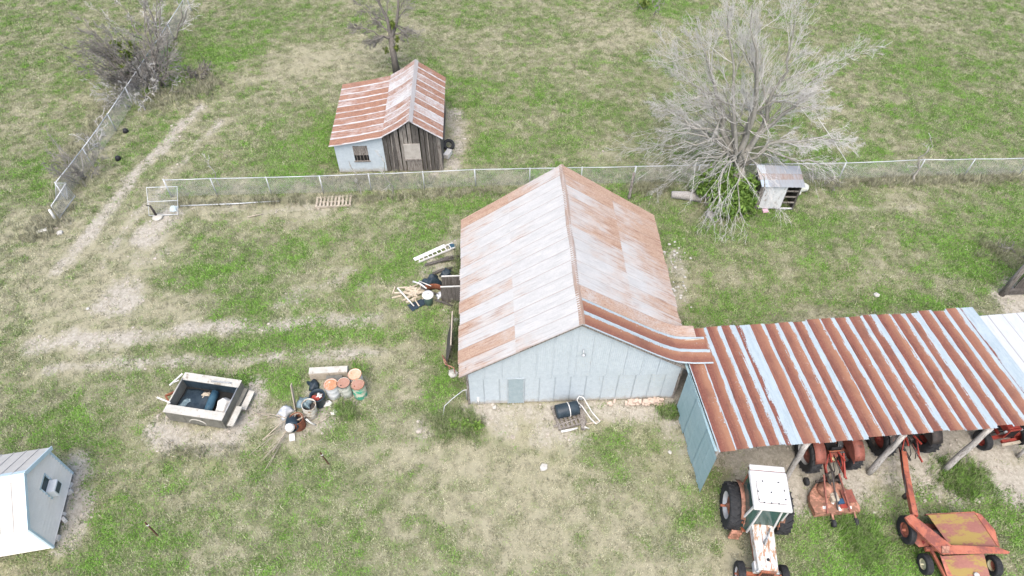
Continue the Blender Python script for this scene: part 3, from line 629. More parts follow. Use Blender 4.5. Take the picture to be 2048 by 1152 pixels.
# local x runs along the gable end (front to back), local y runs away to the left
CREAM = worn('cream_siding', (.68, .635, .565), (.74, .695, .625), None, 0, 2, rough=.55, bump=.06)
CREAM_ROOF = worn('cream_roof', (.40, .385, .36), (.455, .44, .41), None, 0, 2, rough=.5, bump=.05)
TRIM = worn('pale_blue_trim', (.42, .53, .58), (.50, .60, .64), None, 0, 2, rough=.5, bump=.05)
WE, WR = 2.12, 3.12; WLEN = 4.2
def lap(z0, x0, x1, y): # one board, bottom edge proud
    return MB().add([(x0, y - .060, z0), (x1, y - .060, z0), (x1, y - .006, z0 + .152), (x0, y - .006, z0 + .152), (x0, y + .01, z0), (x1, y + .01, z0), (x1, y + .01, z0 + .152), (x0, y + .01, z0 + .152)],
                    [(0, 1, 2, 3), (0, 4, 5, 1), (1, 5, 6, 2), (4, 0, 3, 7), (3, 2, 6, 7)])
nL = 15
for k in range(nL):
    z = .16 + k * .195
    e = 0 if z + .16 < WE else (z + .16 - WE) / (WR - WE) * gw / 2
    if gw - 2 * e < .25: continue
    if 1.05 < z + .1 and z < 1.78 and True:
        lap(z, e + .02, 1.52, 0).build('siding_board', CREAM, ws); lap(z, 2.08, gw - e - .02, 0).build('siding_board', CREAM, ws)
    else: lap(z, e + .02, gw - e - .02, 0).build('siding_board', CREAM, ws)
for k in range(10):
    MBx = lap(.16 + k * .195, 0, WLEN, 0); MBx.build('siding_board', CREAM, ws, T(-.0, WLEN, 0, -math.pi / 2))
MB().box((gw - .02, WLEN / 2, 1.1), (.04, WLEN, 2.0)).build('rear_wall', CREAM, ws); MB().box((gw / 2, WLEN, 1.1), (gw, .04, 2.0)).build('far_wall', CREAM, ws)
MB().box((gw / 2, .12, 1.08), (gw - .1, .1, 1.9)).build('gap_shade_core', DARK, ws)  # near-black core, so the gaps between boards look like shaded grooves
for x in (-.02, gw + .02): MB().box((x, -.02, 1.12), (.09, .09, 2.0)).build('corner_trim', TRIM, ws)
def slope_m(front):
    if front: return basis((-.14, -.13, WE - .08), (0, 1, 0), (-1, 0, 0)) if 0 else None
rl = math.hypot(gw / 2 + .14, WR - WE + .08)
for s_ in (0, 1):
    xE = -.14 if s_ == 0 else gw + .14; dirv = Vector((1 if s_ == 0 else -1, 0, (WR - WE + .08) / (gw / 2 + .14))).normalized()
    for k in range(10):
        mb = MB().box((.22, rl / 2, 0), (.435, rl, .03)); mb.box((.43, rl / 2, .025), (.035, rl, .03))
        mb.build('roof_panel', CREAM_ROOF, ws, basis((xE, (-.13 + k * .44) if s_ else (-.13 + (k + 1) * .44), WE - .08), (0, 1 if s_ else -1, 0), dirv))
    MB().beam((xE, -.15, WE - .1), (gw / 2, -.15, WR - .02), .04, .15).build('rake_trim', TRIM, ws)
MB().add([(gw/2 - .2, -.16, WR - .10), (gw/2, -.16, WR + .05), (gw/2 + .2, -.16, WR - .10), (gw/2 - .2, WLEN + .2, WR - .10), (gw/2, WLEN + .2, WR + .05), (gw/2 + .2, WLEN + .2, WR - .10)], [(0, 1, 4, 3), (1, 2, 5, 4), (0, 2, 1), (3, 4, 5)]).build('ridge_cap', TRIM, ws)
MB().box((gw / 2, WLEN / 2, .08), (gw - .1, WLEN - .1, .1)).build('floor_frame', WOOD_GREY, ws)
wn = MB().box((1.80, .02, 1.43), (.56, .03, .80)).build('window', flat('dark_glass', (.03, .05, .055), .15), ws)
for x in (1.50, 2.10): MB().box((x, -.03, 1.43), (.05, .05, .86)).build('frame_side', TRIM, wn)
for z in (1.0, 1.86): MB().box((1.80, -.03, z), (.65, .05, .05)).build('frame_rail', TRIM, wn)
un = MB().box((1.80, -.15, 1.24), (.50, .30, .40)).build('window_unit', worn('unit_white', (.55, .58, .59), (.64, .66, .66), None, 0, 3, rough=.5), ws, bevel=.015)
MB().box((1.80, -.305, 1.24), (.40, .012, .26)).build('grille', flat('unit_grille', (.06, .08, .085), .6), un)
MB().box((2.055, -.16, 1.26), (.012, .2, .2)).build('side_vent', _mats['unit_grille'], un)
for k, (x, y) in enumerate(((.35, -.1), (1.05, -.18), (1.3, -.05), (2.2, -.12), (2.5, -.05))):
    o = MB().box((0, 0, .07), (.22, .14, .15), taper=(.9, .85)).build('footing_block', CONC, ws, T(x, y + .06, -.02, k * .7))

# ================================================================== chain-link fences
WIRE = worn('fence_wire', (.36, .37, .38), (.46, .47, .48), None, 0, 4, rough=.6, metal=.2, bump=0)
def net(p, q, h, sp=.10, r=.0032, base=.03, tilt=(0, 0)):
    """diagonal wire mesh between ground points p and q"""
    p, q = Vector(p), Vector(q); L = (q - p).length; d = (q - p) / L; mb = MB(); n_ = int((L + h) / sp)
    for s_ in (1, -1):
        for k in range(n_):
            a0 = -h + k * sp; t0, t1 = max(0, -a0), min(h, L - a0)
            if t1 - t0 < .02: continue
            def pt(t): 
                u = a0 + t; u = u if s_ > 0 else L - u
                return p + d * u + Vector((tilt[0] * t, tilt[1] * t, base + t))
            A, Bv = pt(t0), pt(t1); nrm = Vector((-d.y, d.x, 0)) * r; up = Vector((0, 0, r))
            mb.add([A + nrm, A - nrm, A + up * 1.5, Bv + nrm, Bv - nrm, Bv + up * 1.5], [(0, 1, 4, 3), (1, 2, 5, 4), (2, 0, 3, 5)])
    return mb
def clink(name, label, tops, h=1.22, lean=None, group=None, every=True):
    P = [Vector(G(x, y, h)) for x, y in tops]; f = thing(name, label, 'fence', (P[0].x, P[0].y, 0), 0, group)
    off = Vector((P[0].x, P[0].y, 0)); L = [p - off for p in P]
    for k, p in enumerate(L): MB().tube([(p.x, p.y, -.05), (p.x + rs.uniform(-.03, .03), p.y + rs.uniform(-.03, .03), h + .04)], .03 if k % 3 else .038, 7).build('post', GALV, f)
    for a, b in zip(L[:-1], L[1:]):
        mid = (a + b) / 2 - Vector((0, 0, rs.uniform(.0, .04)))
        MB().tube([a, mid, b], .024, 6).build('top_rail', GALV, f)
        o = net((a.x, a.y, 0), (b.x, b.y, 0), h - .05).build('wire_mesh', WIRE, f); o['kind'] = 'stuff'
    return f
clink('chain_link_fence', 'long chain-link fence in front of the old plank shed', [(326, 360), (420, 357), (531, 355), (638, 352), (736, 348), (845, 344), (950, 339), (1060, 337), (1165, 335), (1272, 333)])
clink('chain_link_fence', 'chain-link fence running from the big bare tree across the right field', [(1272, 333), (1400, 330), (1550, 328), (1692, 326), (1850, 319), (1950, 318), (2062, 316)])
clink('chain_link_fence', 'chain-link fence climbing through the grey brush beside the dirt track', [(110, 366), (165, 297), (215, 228), (250, 176), (300, 100), (335, 48), (372, -10)])
# open gate panel by the track
def gate(name, label, corners, mids=True):
    """corners: four world points bl, br, tr, tl"""
    bl_, br_, tr_, tl_ = [Vector(c) for c in corners]; o0 = (bl_ + br_) / 2; o0 = Vector((o0.x, o0.y, 0))
    g = thing(name, label, 'gate', o0); q = [c - o0 for c in (bl_, br_, tr_, tl_)]
    MB().tube(q + [], .026, 6, closed=True).build('gate_frame', GALV, g)
    if mids: MB().tube([(q[0] + q[3]) / 2, (q[1] + q[2]) / 2], .022, 6).build('mid_rail', GALV, g)
    mb = MB(); n_ = 18
    for k in range(1, n_):
        a = k / n_
        for s_ in (0, 1):
            A = q[0].lerp(q[1], a) if s_ else q[0].lerp(q[3], a); Bv = q[3].lerp(q[2], a) if s_ else q[1].lerp(q[2], a)
            mb.tube([A, Bv], .0035, 3, cap=False)
    o = mb.build('wire_mesh', WIRE, g); o['kind'] = 'stuff'; return g
gl, gr_ = Vector(G(299, 433)), Vector(G(357, 430))
gate('chain_link_gate', 'upright chain-link gate panel standing open beside the dirt track', [gl + Vector((0, 0, .06)), gr_ + Vector((0, 0, .06)), Vector(G(354, 373, 1.55)), Vector(G(293, 375, 1.55))])
gate('bent_gate', 'bent chain-link gate slumped at the end of the brush fence', [G(119, 436, .05), G(150, 392, .25), G(131, 368, 1.15), G(102, 412, 1.0)], False)
gate('gate_section', 'small crooked chain-link section joining the bent gate to its fence', [G(112, 400, .1), G(135, 396, .1), G(132, 366, 1.2), G(111, 366, 1.2)], False)
pc = thing('white_post', 'short white pipe post standing at the foot of bent gate', 'post', G(112, 440)); MB().tube([(0, 0, -.05), (.02, .0, .75)], .07, 8).build('pipe', flat('white_paint', (.55, .55, .53)), pc)
# wooden posts by the big tree
def wood_post(label, b, t_, z, r=.09):
    p = Vector(G(*b)); q = Vector(G(*t_, z)) - p; o = thing('wooden_post', label, 'post', p)
    P, Rr = log_path((0, 0, -.1), q, r, r * .8, .03); MB().tube(P, Rr, 7).build('log', WOOD_GREY, o)
wood_post('leaning grey wooden post in the fence left of the big bare tree', (1258, 398), (1268, 345), 1.5)
# thin wire fence across the yard
for lab, p, t_ in (('rusty steel stake post by the cream shed', (316, 1072), (290, 1045)), ('rusty steel stake post in the yard below the drums', (658, 928), (640, 905))):
    b0 = Vector(G(*p)); q = Vector(G(*t_, 1.0)) - b0; q = Vector((q.x, q.y, 1.0)); o = thing('stake_post', lab, 'post', b0, 0)
    MB().beam((0, 0, -.1), q, .045, .045).build('stake', flat('rust_steel', (.09, .045, .03), .9), o); MB().box((q.x * .8, q.y * .8, .8), (.08, .05, .05)).build('insulator', _mats['white_paint'], o)
A = Vector(G(640, 905, .9)); Bv = Vector(G(290, 1045, .9)); Cv = Vector(G(900, 800, .8))
wr = thing('wire_strand', 'thin fence wire strung between stakes toward the barn corner', 'wire', (A.x, A.y, 0))
for dz in (0, -.35): MB().tube([Bv - Vector((A.x, A.y, -dz)), Vector((0, 0, .9 + dz)), Cv - Vector((A.x, A.y, -dz))], .004, 4).build('strand', WOOD_GREY, wr)

# ================================================================== tumbledown privy under the tree
fl, fr = Vector(G(1508, 419)), Vector(G(1583, 420)); pvw = (fr - fl).length
pv = thing('privy', 'tumbledown little tin-roofed shack with white door under the bare tree', 'shack', fl, math.atan2((fr - fl).y, (fr - fl).x))
PAINT = worn('flaking_white_paint', (.44, .46, .47), (.58, .59, .59), (.28, .25, .22), .35, 3, (1, 1, .5), rough=.8)
dz_ = 1.72
d0 = MB()
for k in range(4): MB().box((.30 + k * .30 + .02, -.03, dz_ / 2 + .08), (.29, .035, dz_ - .12)).build('door_board', PAINT, pv, T(0, rs.uniform(-.008, .008), 0))
for k in range(2): MB().box((-.0 + k * .1, .0, dz_ / 2), (.1, .05, dz_)).build('front_board', WOOD_GREY, pv)
for k, z in enumerate((.12, .55, .95, 1.35, 1.68)): MB().box((1.35 + (pvw - 1.35) / 2, 0, z), (pvw - 1.35, .05, .07)).build('slat', WOOD_GREY if k else PAINT, pv)
for x in (1.36, pvw): MB().box((x, .02, dz_ / 2), (.09, .09, dz_)).build('post', WOOD_DARK, pv)
for x in (0, pvw): MB().box((x, .6, dz_ / 2 + .03), (.05, 1.2, dz_ + .06)).build('side_wall', WOOD_DARK, pv)
MB().box((pvw / 2, 1.2, dz_ / 2 + .06), (pvw, .05, dz_ + .12)).build('rear_wall', WOOD_DARK, pv)
TINP = tin_mat('privy_tin', (.36, .43, .49), (.45, .51, .55), (.24, .14, .09), (.34, .22, .15), (.2, .1, .06))
for k, (y, r_) in enumerate(((-.2, .2), (.3, .6), (.75, .35))):
    MB().grid(lambda a, b: (-.1 + a * (pvw + .25), b * .62, (.01 if int(round(a * 20)) % 2 else -.01)), 20, 1).build('roof_sheet', TINP, pv, T(0, y, dz_ + .1 + y * .12 + k * .012, rs.uniform(-.03, .03), .12), (r_, 1, rs.random(), 1))
for lab, p, s_ in (('pale round boulder beside the little shack, the one nearer its wall', (1590, 388), .30), ('pale round boulder beside the little shack, the one farther from its wall', (1604, 380), .30)):
    o = thing('boulder', lab, 'rock', (*G(*p)[:2], 0)); bm = bmesh.new(); bmesh.ops.create_icosphere(bm, subdivisions=2, radius=s_)
    for v in bm.verts: v.co *= rs.uniform(.88, 1.1); v.co.z = v.co.z * .8 + .2
    me = bpy.data.meshes.new('stone'); bm.to_mesh(me); bm.free(); me.materials.append(worn('pale_stone', (.44, .46, .40), (.58, .60, .54), (.3, .3, .25), .25, 4, rough=.9)); link_mesh('stone', me, o)
# dark timber building corner at the right edge
tb = thing('timber_building', 'dark weathered timber corner of a building past the machine shed', 'building', G(2004, 588))
q = Vector(G(2052, 530, 2.6)) - Vector(G(2004, 588)); MB().tube([(0, 0, -.1), (.05, .05, 1.3), (.08, .02, 3.4)], [.15, .14, .13], 8).build('post', WOOD_GREY, tb)
MB().beam((0, 0, .18), (4.2, .2, .2), .2, .26).build('sill_beam', WOOD_DARK, tb)
for k in range(7): MB().box((.7 + k * .5, .15, 1.5), (.44, .05, 2.7)).build('wall_plank', WOOD_DARK, tb, T(0, rs.uniform(-.02, .02), 0))
MB().box((2.3, .0, 3.3), (4.6, .3, .2)).build('top_beam', WOOD_DARK, tb)
MB().tube([(4.1, .1, -.1), (4.1, .1, 3.3)], .14, 8).build('post', WOOD_GREY, tb)
# ================================================================== farm machines
WHITE = worn('cab_white', (.44, .445, .435), (.52, .52, .505), (.33, .22, .15), .24, 2.2, rough=.45, bump=.08)
HOODW = worn('worn_hood', (.50, .49, .46), (.60, .58, .55), (.33, .20, .12), .48, 2.4, (2, .7, 1), rough=.55, bump=.12)
ORANGE = worn('faded_orange', (.26, .075, .038), (.34, .125, .066), (.16, .08, .055), .5, 2.5, rough=.6, bump=.15)
PINK = worn('sunfaded_orange', (.34, .155, .105), (.42, .225, .16), (.20, .105, .07), .55, 3, rough=.75, bump=.2)
REDP = worn('dull_red', (.20, .028, .022), (.29, .05, .035), (.13, .055, .04), .35, 3, rough=.55, bump=.12)
MAROON = worn('rust_red_fender', (.17, .055, .04), (.25, .09, .065), (.10, .045, .035), .4, 3, rough=.6)
GREASE = worn('grease_metal', (.03, .027, .025), (.065, .055, .05), (.12, .05, .03), .3, 5, rough=.6)
GLASS = worn('green_glass', (.025, .06, .055), (.04, .085, .075), None, 0, 1.5, rough=.12, bump=0, spec=.6)
RUST0 = worn('rusty_casting', (.14, .06, .04), (.22, .10, .06), (.07, .04, .03), .4, 5, rough=.85)
RIMW = flat('rim_silver', (.45, .46, .46), .5, .2)
BLACK = flat('matt_black', (.02, .02, .022), .6)
STEEL = flat('steel_bar', (.30, .31, .32), .5, .3)
def rear_tyre(r, w_, lugs=20):
    mb = MB(); mb.lathe([(r*.58, -w_*.42), (r*.78, -w_*.5), (r*.93, -w_*.47), (r*.955, -w_*.3), (r*.96, 0), (r*.955, w_*.3), (r*.93, w_*.47), (r*.78, w_*.5), (r*.58, w_*.42)], 30, cap=False)
    for k in range(lugs):
        for s_ in (-1, 1):
            a = 2 * math.pi * (k + (.5 if s_ > 0 else 0)) / lugs
            p = Vector((math.cos(a) * r * .965, math.sin(a) * r * .965, s_ * .02)); a2 = a + .17
            q = Vector((math.cos(a2) * r * .95, math.sin(a2) * r * .95, s_ * w_ * .49)); mb.beam(p, q, .05, .075, up=(math.cos(a), math.sin(a), 0))
    return mb
def front_tyre(r, w_):
    pr = [(r*.52, -w_*.4), (r*.75, -w_*.5), (r*.93, -w_*.46)]
    for k in range(4): z = w_ * (-.38 + k * .2); pr += [(r, z), (r, z + w_*.1), (r*.955, z + w_*.12), (r*.955, z + w_*.18)]
    pr += [(r*.93, w_*.46), (r*.75, w_*.5), (r*.52, w_*.4)]
    return MB().lathe(pr, 26, cap=False)
def rim(r, w_, deep=.08):
    return MB().lathe([(r*1.02, -w_*.42), (r*.97, -w_*.30), (r*.9, -w_*.25), (r*.86, 0), (r*.9, w_*.2), (r*.97, w_*.34), (r*1.02, w_*.42)], 24, cap=False)
def hubdisc(r, side):
    return MB().lathe([(r*.9, -.02), (r*.72, .03*side), (r*.45, .07*side), (r*.36, .02*side), (r*.18, .08*side), (r*.14, .16*side), (0.001, .17*side)], 20, cap=False)
def wheel(parent, x, y, r, w_, side, rear, rimmat, hubmat, steer=0, nm=None):
    """axle along local x; side = +1/-1 outward"""
    m = T(x, y, r - .02) @ Matrix.Rotation(steer, 4, 'Z') @ Matrix.Rotation(math.pi / 2, 4, 'Y') @ Matrix.Rotation(random.Random(x * 9 + y).uniform(0, 6), 4, 'Z')
    t_ = (rear_tyre(r, w_) if rear else front_tyre(r, w_)).build('wheel', RUBBER, parent, m)
    rr = r * (.60 if rear else .54)
    rim(rr, w_).build('rim', rimmat, t_); hubdisc(rr, side).build('hub', hubmat, t_, T(0, 0, side * w_ * .06)); return t_
def hitch(tr, y, mat):
    for s_ in (-1, 1):
        MB().beam((s_ * .28, y, .62), (s_ * .40, y - .75, .48), .045, .07).build('lower_link', mat, tr)
        MB().beam((s_ * .24, y + .05, 1.12), (s_ * .38, y - .45, .55), .04, .04).build('lift_rod', mat, tr)
        MB().beam((s_ * .16, y + .15, 1.12), (s_ * .27, y - .30, 1.16), .06, .06).build('lift_arm', mat, tr)
    MB().tube([(0, y + .05, 1.02), (0, y - .7, 1.0)], .03, 6).build('top_link', GREASE, tr)
def tractor(name, label, loc, rz, body, fender, rimm, hubm, rr=.80, rw=.42, fr=.38, fw=.20, wb=2.35, rt=.80, ft=.72, cab=False, hood=None, seat=True, group=None):
    """local +y is forward, rear axle at y = 0"""
    t = thing(name, label, 'tractor', loc, rz, group)
    for s_ in (-1, 1):
        wheel(t, s_ * rt, 0, rr, rw, s_, True, rimm, hubm); wheel(t, s_ * ft, wb, fr, fw, s_, False, rimm, hubm)
    MB().tube([(-rt, 0, rr), (rt, 0, rr)], .09, 8).build('rear_axle', body, t)
    MB().box((0, .35, .78), (.42, 1.5, .5), taper=(.85, .95)).build('transmission', body, t, bevel=.03)
    MB().box((0, 1.45, .80), (.34, 1.35, .52)).build('engine', GREASE, t, bevel=.03)
    for s_ in (-1, 1): MB().box((s_ * .24, 1.5, .66), (.07, 1.6, .12)).build('frame_rail', body, t)
    hm = hood or body; hx = 1.3 if cab else 1.0
    MB().add([(q_[0] * hx, q_[1], q_[2]) for q_ in [(-.30, .72, 1.02), (.30, .72, 1.02), (.27, 2.48, 1.02), (-.27, 2.48, 1.02), (-.30, .72, 1.36), (.30, .72, 1.36), (.26, 2.46, 1.30), (-.26, 2.46, 1.30), (-.19, .72, 1.44), (.19, .72, 1.44), (.17, 2.44, 1.38), (-.17, 2.44, 1.38)]],
             [(0, 1, 5, 4), (1, 2, 6, 5), (2, 3, 7, 6), (3, 0, 4, 7), (4, 5, 9, 8), (5, 6, 10, 9), (6, 7, 11, 10), (7, 4, 8, 11), (8, 9, 10, 11)]).build('hood', hm, t, bevel=.02)
    for x in (-.1, .1): MB().beam((x, .76, 1.445), (x * .9, 2.40, 1.385), .012, .012).build('hood_seam', ORANGE if cab else body, t)
    gr = MB().box((0, 2.50, 1.02), (.52, .06, .62)).build('grille', body, t, bevel=.015)
    for k in range(7): MB().box((-.18 + k * .06, 2.54, 1.0), (.025, .02, .46)).build('grille_bar', BLACK, gr)
    MB().beam((-ft, wb, fr + .06), (ft, wb, fr + .06), .12, .12).build('front_axle', body, t)
    for s_ in (-1, 1): MB().tube([(s_ * (ft - .12), wb, fr - .02), (s_ * (ft - .14), wb, fr + .22)], .05, 7).build('kingpin', body, t)
    MB().beam((-ft + .15, wb - .22, fr + .02), (ft - .15, wb - .22, fr + .02), .04, .04).build('tie_rod', GREASE, t)
    MB().box((0, 2.62, .62), (.62, .10, .12)).build('front_bumper', body, t)
    MB().tube([(.08, 1.55, 1.38), (.08, 1.55, 1.78), (.10, 1.62, 1.86)], .035, 8).build('exhaust', STEEL if cab else GREASE, t)
    MB().lathe([(.055, 0), (.055, .03), (.02, .045)], 10, T(0, 2.12, 1.405)).build('radiator_cap', BLACK, t)
    for s_ in (-1, 1):
        mb = MB(); x0, x1 = s_ * (rt - rw * .62), s_ * (rt + rw * (.35 if not cab else -.25)); R_ = rr + .09
        def fn(a, b):
            th = R(150) - a * R(115); return (x0 + (x1 - x0) * b, -math.cos(math.pi - th) * R_ * .95, rr + math.sin(th) * R_)
        mb.grid(fn, 8, 1, True); o = mb.build('fender', fender, t); so_ = o.modifiers.new('thick', 'SOLIDIFY'); so_.thickness = .02
        MB().prism([(math.cos(k / 8 * math.pi * .8 + .25) * R_ * .95, math.sin(k / 8 * math.pi * .8 + .25) * R_) for k in range(9)], 0, .02, Matrix.Translation((x0, 0, rr)) @ Matrix.Rotation(math.pi / 2, 4, 'Z') @ Matrix.Rotation(math.pi / 2, 4, 'X')).build('fender_side', fender, t)
    if seat:
        s0 = MB().box((0, -.02, 1.12), (.44, .42, .09)).build('seat', BLACK, t, bevel=.03); MB().box((0, -.22, 1.32), (.42, .07, .34)).build('seat_back', BLACK, s0, bevel=.02)
        MB().tube([(math.cos(k / 16 * 6.283) * .2, .52 + math.sin(k / 16 * 6.283) * .18, 1.46 + math.sin(k / 16 * 6.283) * .06) for k in range(16)], .016, 6, closed=True).build('steering_wheel', BLACK, t)
        MB().tube([(0, .72, 1.2), (0, .53, 1.46)], .025, 6).build('steering_column', BLACK, t)
    for s_ in (-1, 1): MB().box((s_ * .42, .62, .62), (.3, .5, .03)).build('foot_plate', body, t)
    for k in range(3): MB().tube([(.18 + k * .07, .42, 1.0), (.2 + k * .07, .36, 1.32)], .012, 5).lathe([(.022, 0), (.022, .04)], 6, T(.2 + k * .07, .36, 1.31)).build('lever', BLACK, t)
    for s_ in (-1, 1):
        MB().lathe([(.02, 0), (.07, .02), (.075, .08)], 10, T(s_ * .34, 2.42, 1.16) @ Matrix.Rotation(-math.pi / 2, 4, 'X')).build('headlight', STEEL, t)
        MB().tube([(s_ * .12, -.3, .95), (s_ * .16, -.62, 1.05), (s_ * .1, -.85, .8), (s_ * .14, -.95, .55)], .018, 5).build('hose', BLACK, t)
        MB().tube([(s_ * .22, 1.0, .95), (s_ * .3, 1.3, .88), (s_ * .26, 1.8, .95), (s_ * .2, 2.2, 1.0)], .016, 5).build('fuel_line', BLACK, t)
        MB().lathe([(.05, 0), (.055, .12), (.03, .16)], 9, T(s_ * .22, 1.25, .82)).build('filter_bowl', STEEL if s_ > 0 else RUST0, t)
    MB().lathe([(.09, 0), (.09, .22), (.06, .26)], 10, T(-.24, 1.75, .9)).build('air_cleaner', GREASE, t)
    hitch(t, -.35, REDP if not cab else GREASE)
    MB().beam((0, -.2, .42), (0, -.95, .42), .08, .04).build('drawbar', GREASE, t)
    return t
# --- the white-cab tractor
ra = Vector(G(1462, 1042)); 
TW = tractor('cab_tractor', 'orange tractor with white cab roof and worn white hood parked outside the shed', (9.13, 10.42, 0), math.pi + R(-5.5), ORANGE, PINK, RIMW, ORANGE, rr=.88, rw=.46, fr=.45, fw=.26, wb=2.35, rt=.90, ft=.76, cab=True, hood=HOODW)
CZ0, CZ1 = 1.15, 2.62
def quad(mb, a, b, c, d, th=.02):
    n_ = (Vector(b) - Vector(a)).cross(Vector(d) - Vector(a)).normalized() * th; q = [Vector(p) for p in (a, b, c, d)]
    mb.add(q + [p + n_ for p in q], [(3, 2, 1, 0), (4, 5, 6, 7), (0, 1, 5, 4), (1, 2, 6, 5), (2, 3, 7, 6), (3, 0, 4, 7)]); return mb
lo = [(-.62, -.45), (.62, -.45), (.70, .62), (.42, .92), (-.42, .92), (-.70, .62)]
hi = [(-.60, -.50), (.60, -.50), (.60, .74), (.34, .80), (-.34, .80), (-.60, .74)]
cabp = MB().box((0, .15, CZ0), (1.36, 1.25, .06)).build('cab_floor', ORANGE, TW)
for k in range(6):
    j = (k + 1) % 6; a, b = lo[k], lo[j]; c, d = hi[j], hi[k]
    quad(MB(), (a[0], a[1], CZ0 - .35), (b[0], b[1], CZ0 - .35), (c[0], c[1], CZ1), (d[0], d[1], CZ1), .01).build('cab_window', GLASS, TW)
    MB().beam((a[0] * 1.015, a[1] * 1.015, CZ0 - .38), (d[0] * 1.02, d[1] * 1.02, CZ1), .06, .06).build('cab_pillar', WHITE if k in (2, 5, 3, 4) else ORANGE, TW)
for s_ in (-1, 1): MB().box((s_ * .68, .08, CZ0 - .28), (.05, 1.1, .26)).build('cab_sill', ORANGE, TW)
rfp = MB().box((0, .16, CZ1 + .07), (1.36, 1.5, .14), taper=(.95, .95)).build('cab_roof', WHITE, TW, bevel=.05)
mb = MB(); rnd_ = [(-.44, -.40), (.44, -.40), (.47, -.36), (.47, .36), (.44, .40), (-.44, .40), (-.47, .36), (-.47, -.36)]
mb.prism(rnd_, 0, .018).build('roof_hatch', WHITE, rfp, T(0, .26, CZ1 + .14)); 
mb = MB().tube([(x * 1.005, y * 1.005, 0) for x, y in rnd_], .010, 5, closed=True); mb.build('hatch_seal', flat('hatch_rust', (.12, .07, .05), .9), rfp, T(0, .26, CZ1 + .147))
for k, (x, y) in enumerate(((-.46, -.1), (-.46, .22), (.46, .0), (.46, .3), (-.2, .40), (.05, .40), (.3, .40), (-.3, -.4), (.25, -.4), (0, 0))): MB().lathe([(.028, 0), (.02, .02)], 8, T(x, y + .26, CZ1 + .16)).build('hatch_bolt', BLACK, rfp)
MB().box((0, -.68, CZ1 + .06), (1.24, .20, .12)).build('rear_visor', WHITE, TW, bevel=.02); MB().box((0, -.55, CZ1 + .03), (1.2, .12, .14)).build('visor_band', MAROON, TW)
MB().box((-.86, .0, 1.78), (.02, .02, .02)).build('marker', ORANGE, TW) if False else None
st = MB().box((-.0, 0, 0), (.36, .05, .04)).build('step', PINK, TW, T(.78, .95, .45))
for k in range(3): MB().box((0, 0, 0), (.38, .14, .03)).build('tread', PINK, st, T(0, 0, -.22 + k * .24))
for s_ in (-1, 1): MB().beam((s_ * .18, 0, -.24), (s_ * .18, 0, .42), .03, .05).build('stringer', PINK, st)
MB().tube([(.05, 1.62, 1.40), (.05, 1.62, 1.52), (-.18, 1.05, 1.56)], .028, 7).build('air_pipe', STEEL, TW)
MB().box((.30, 2.25, .95), (.22, .34, .3)).build('battery_box', WHITE, TW, bevel=.01)
for s_ in (-1, 1): MB().tube([(s_ * (.86 + .22), 0, .80), (s_ * (.86 + .42), 0, .80)], .05, 8).build('axle_stub', ORANGE, TW)
MB().beam((.12, -.55, .4), (.12, -.62, 2.0), .09, .09).build('hitch_mast', MAROON, TW); MB().beam((-.12, -.55, .4), (-.08, -.62, 2.0), .05, .05).build('hitch_brace', GREASE, TW); MB().beam((.12, -.6, 1.9), (.05, -1.6, .9), .07, .07).build('hitch_strut', MAROON, TW)

# --- orange open tractor, backed out under the eave, mower on its hitch
c_ = (Vector(G(1607, 948)) + Vector(G(1691, 942))) / 2
TO = tractor('open_tractor', 'dull orange open tractor carrying a mower, rear toward the yard', (c_.x + .05, c_.y + .55, 0), R(5), MAROON, MAROON, RIMW, MAROON, rr=.80, rw=.42, rt=.83, hood=MAROON)
MB().tube([(-.25, -.15, 1.15), (-.25, -.30, 1.35), (.25, -.30, 1.35), (.25, -.15, 1.15)], .025, 6).build('seat_frame', ORANGE, TO)
for s_ in (-1, 1): MB().beam((s_ * .42, -.25, 1.0), (s_ * .34, -1.05, .5), .06, .10).build('brace_arm', REDP, TO)
MB().lathe([(.10, -.1), (.13, 0), (.08, .12)], 10, T(0, -.35, .85)).build('hydraulic_cap', flat('brass', (.4, .33, .18)), TO)
# --- rotary mower behind it
mp = Vector(G(1664, 1000)); 
MW = thing('rotary_mower', 'faded pink-orange rotary mower deck hitched behind the open tractor', 'mower', (mp.x - .12, mp.y - .12, 0), R(4))
deck = [(-.86, -.52), (.86, -.52), (.92, -.30), (.80, .22), (.42, .66), (-.42, .66), (-.80, .30), (-.92, -.05)]
dk = MB().prism(deck, .30, .34).build('deck', PINK, MW)
for a, b in zip(deck, deck[1:] + deck[:1]): MB().beam((*a, .21), (*b, .21), .02, .26).build('skirt', PINK, dk)
MB().box((.55, .02, .50), (.46, .5, .03)).build('chute_plate', MAROON, dk, T(0, 0, 0, 0, 0, .0))
for s_ in (-1, 1):
    MB().beam((s_ * .30, .75, .95), (s_ * .45, -.55, .40), .05, .05).build('brace', MAROON, MW); MB().beam((s_ * .32, .72, .35), (s_ * .06, .80, 1.05), .06, .05).build('mast_leg', GREASE, MW)
MB().beam((0, .80, 1.05), (0, -.45, .40), .05, .04).build('mast_strap', GREASE, MW)
MB().beam((-.45, .72, .42), (.45, .72, .42), .07, .08).build('hitch_bar', GREASE, MW)
gb = MB().box((0, .02, .46), (.30, .34, .24)).build('gearbox', WOOD_PALE, MW, bevel=.04); MB().tube([(0, .2, .5), (0, .95, .62)], .06, 8).build('drive_shaft', GREASE, gb)
MB().lathe([(.30, .34), (.33, .46), (.20, .62), (.02, .66)], 12, T(-.18, .36, 0)).build('belt_cover', PINK, MW)
MB().box((.22, -.14, .42), (.24, .2, .14)).build('blue_can', flat('blue_plastic', (.02, .06, .12)), MW, bevel=.02); MB().box((.30, -.30, .37), (.26, .16, .05)).build('red_patch', REDP, MW)
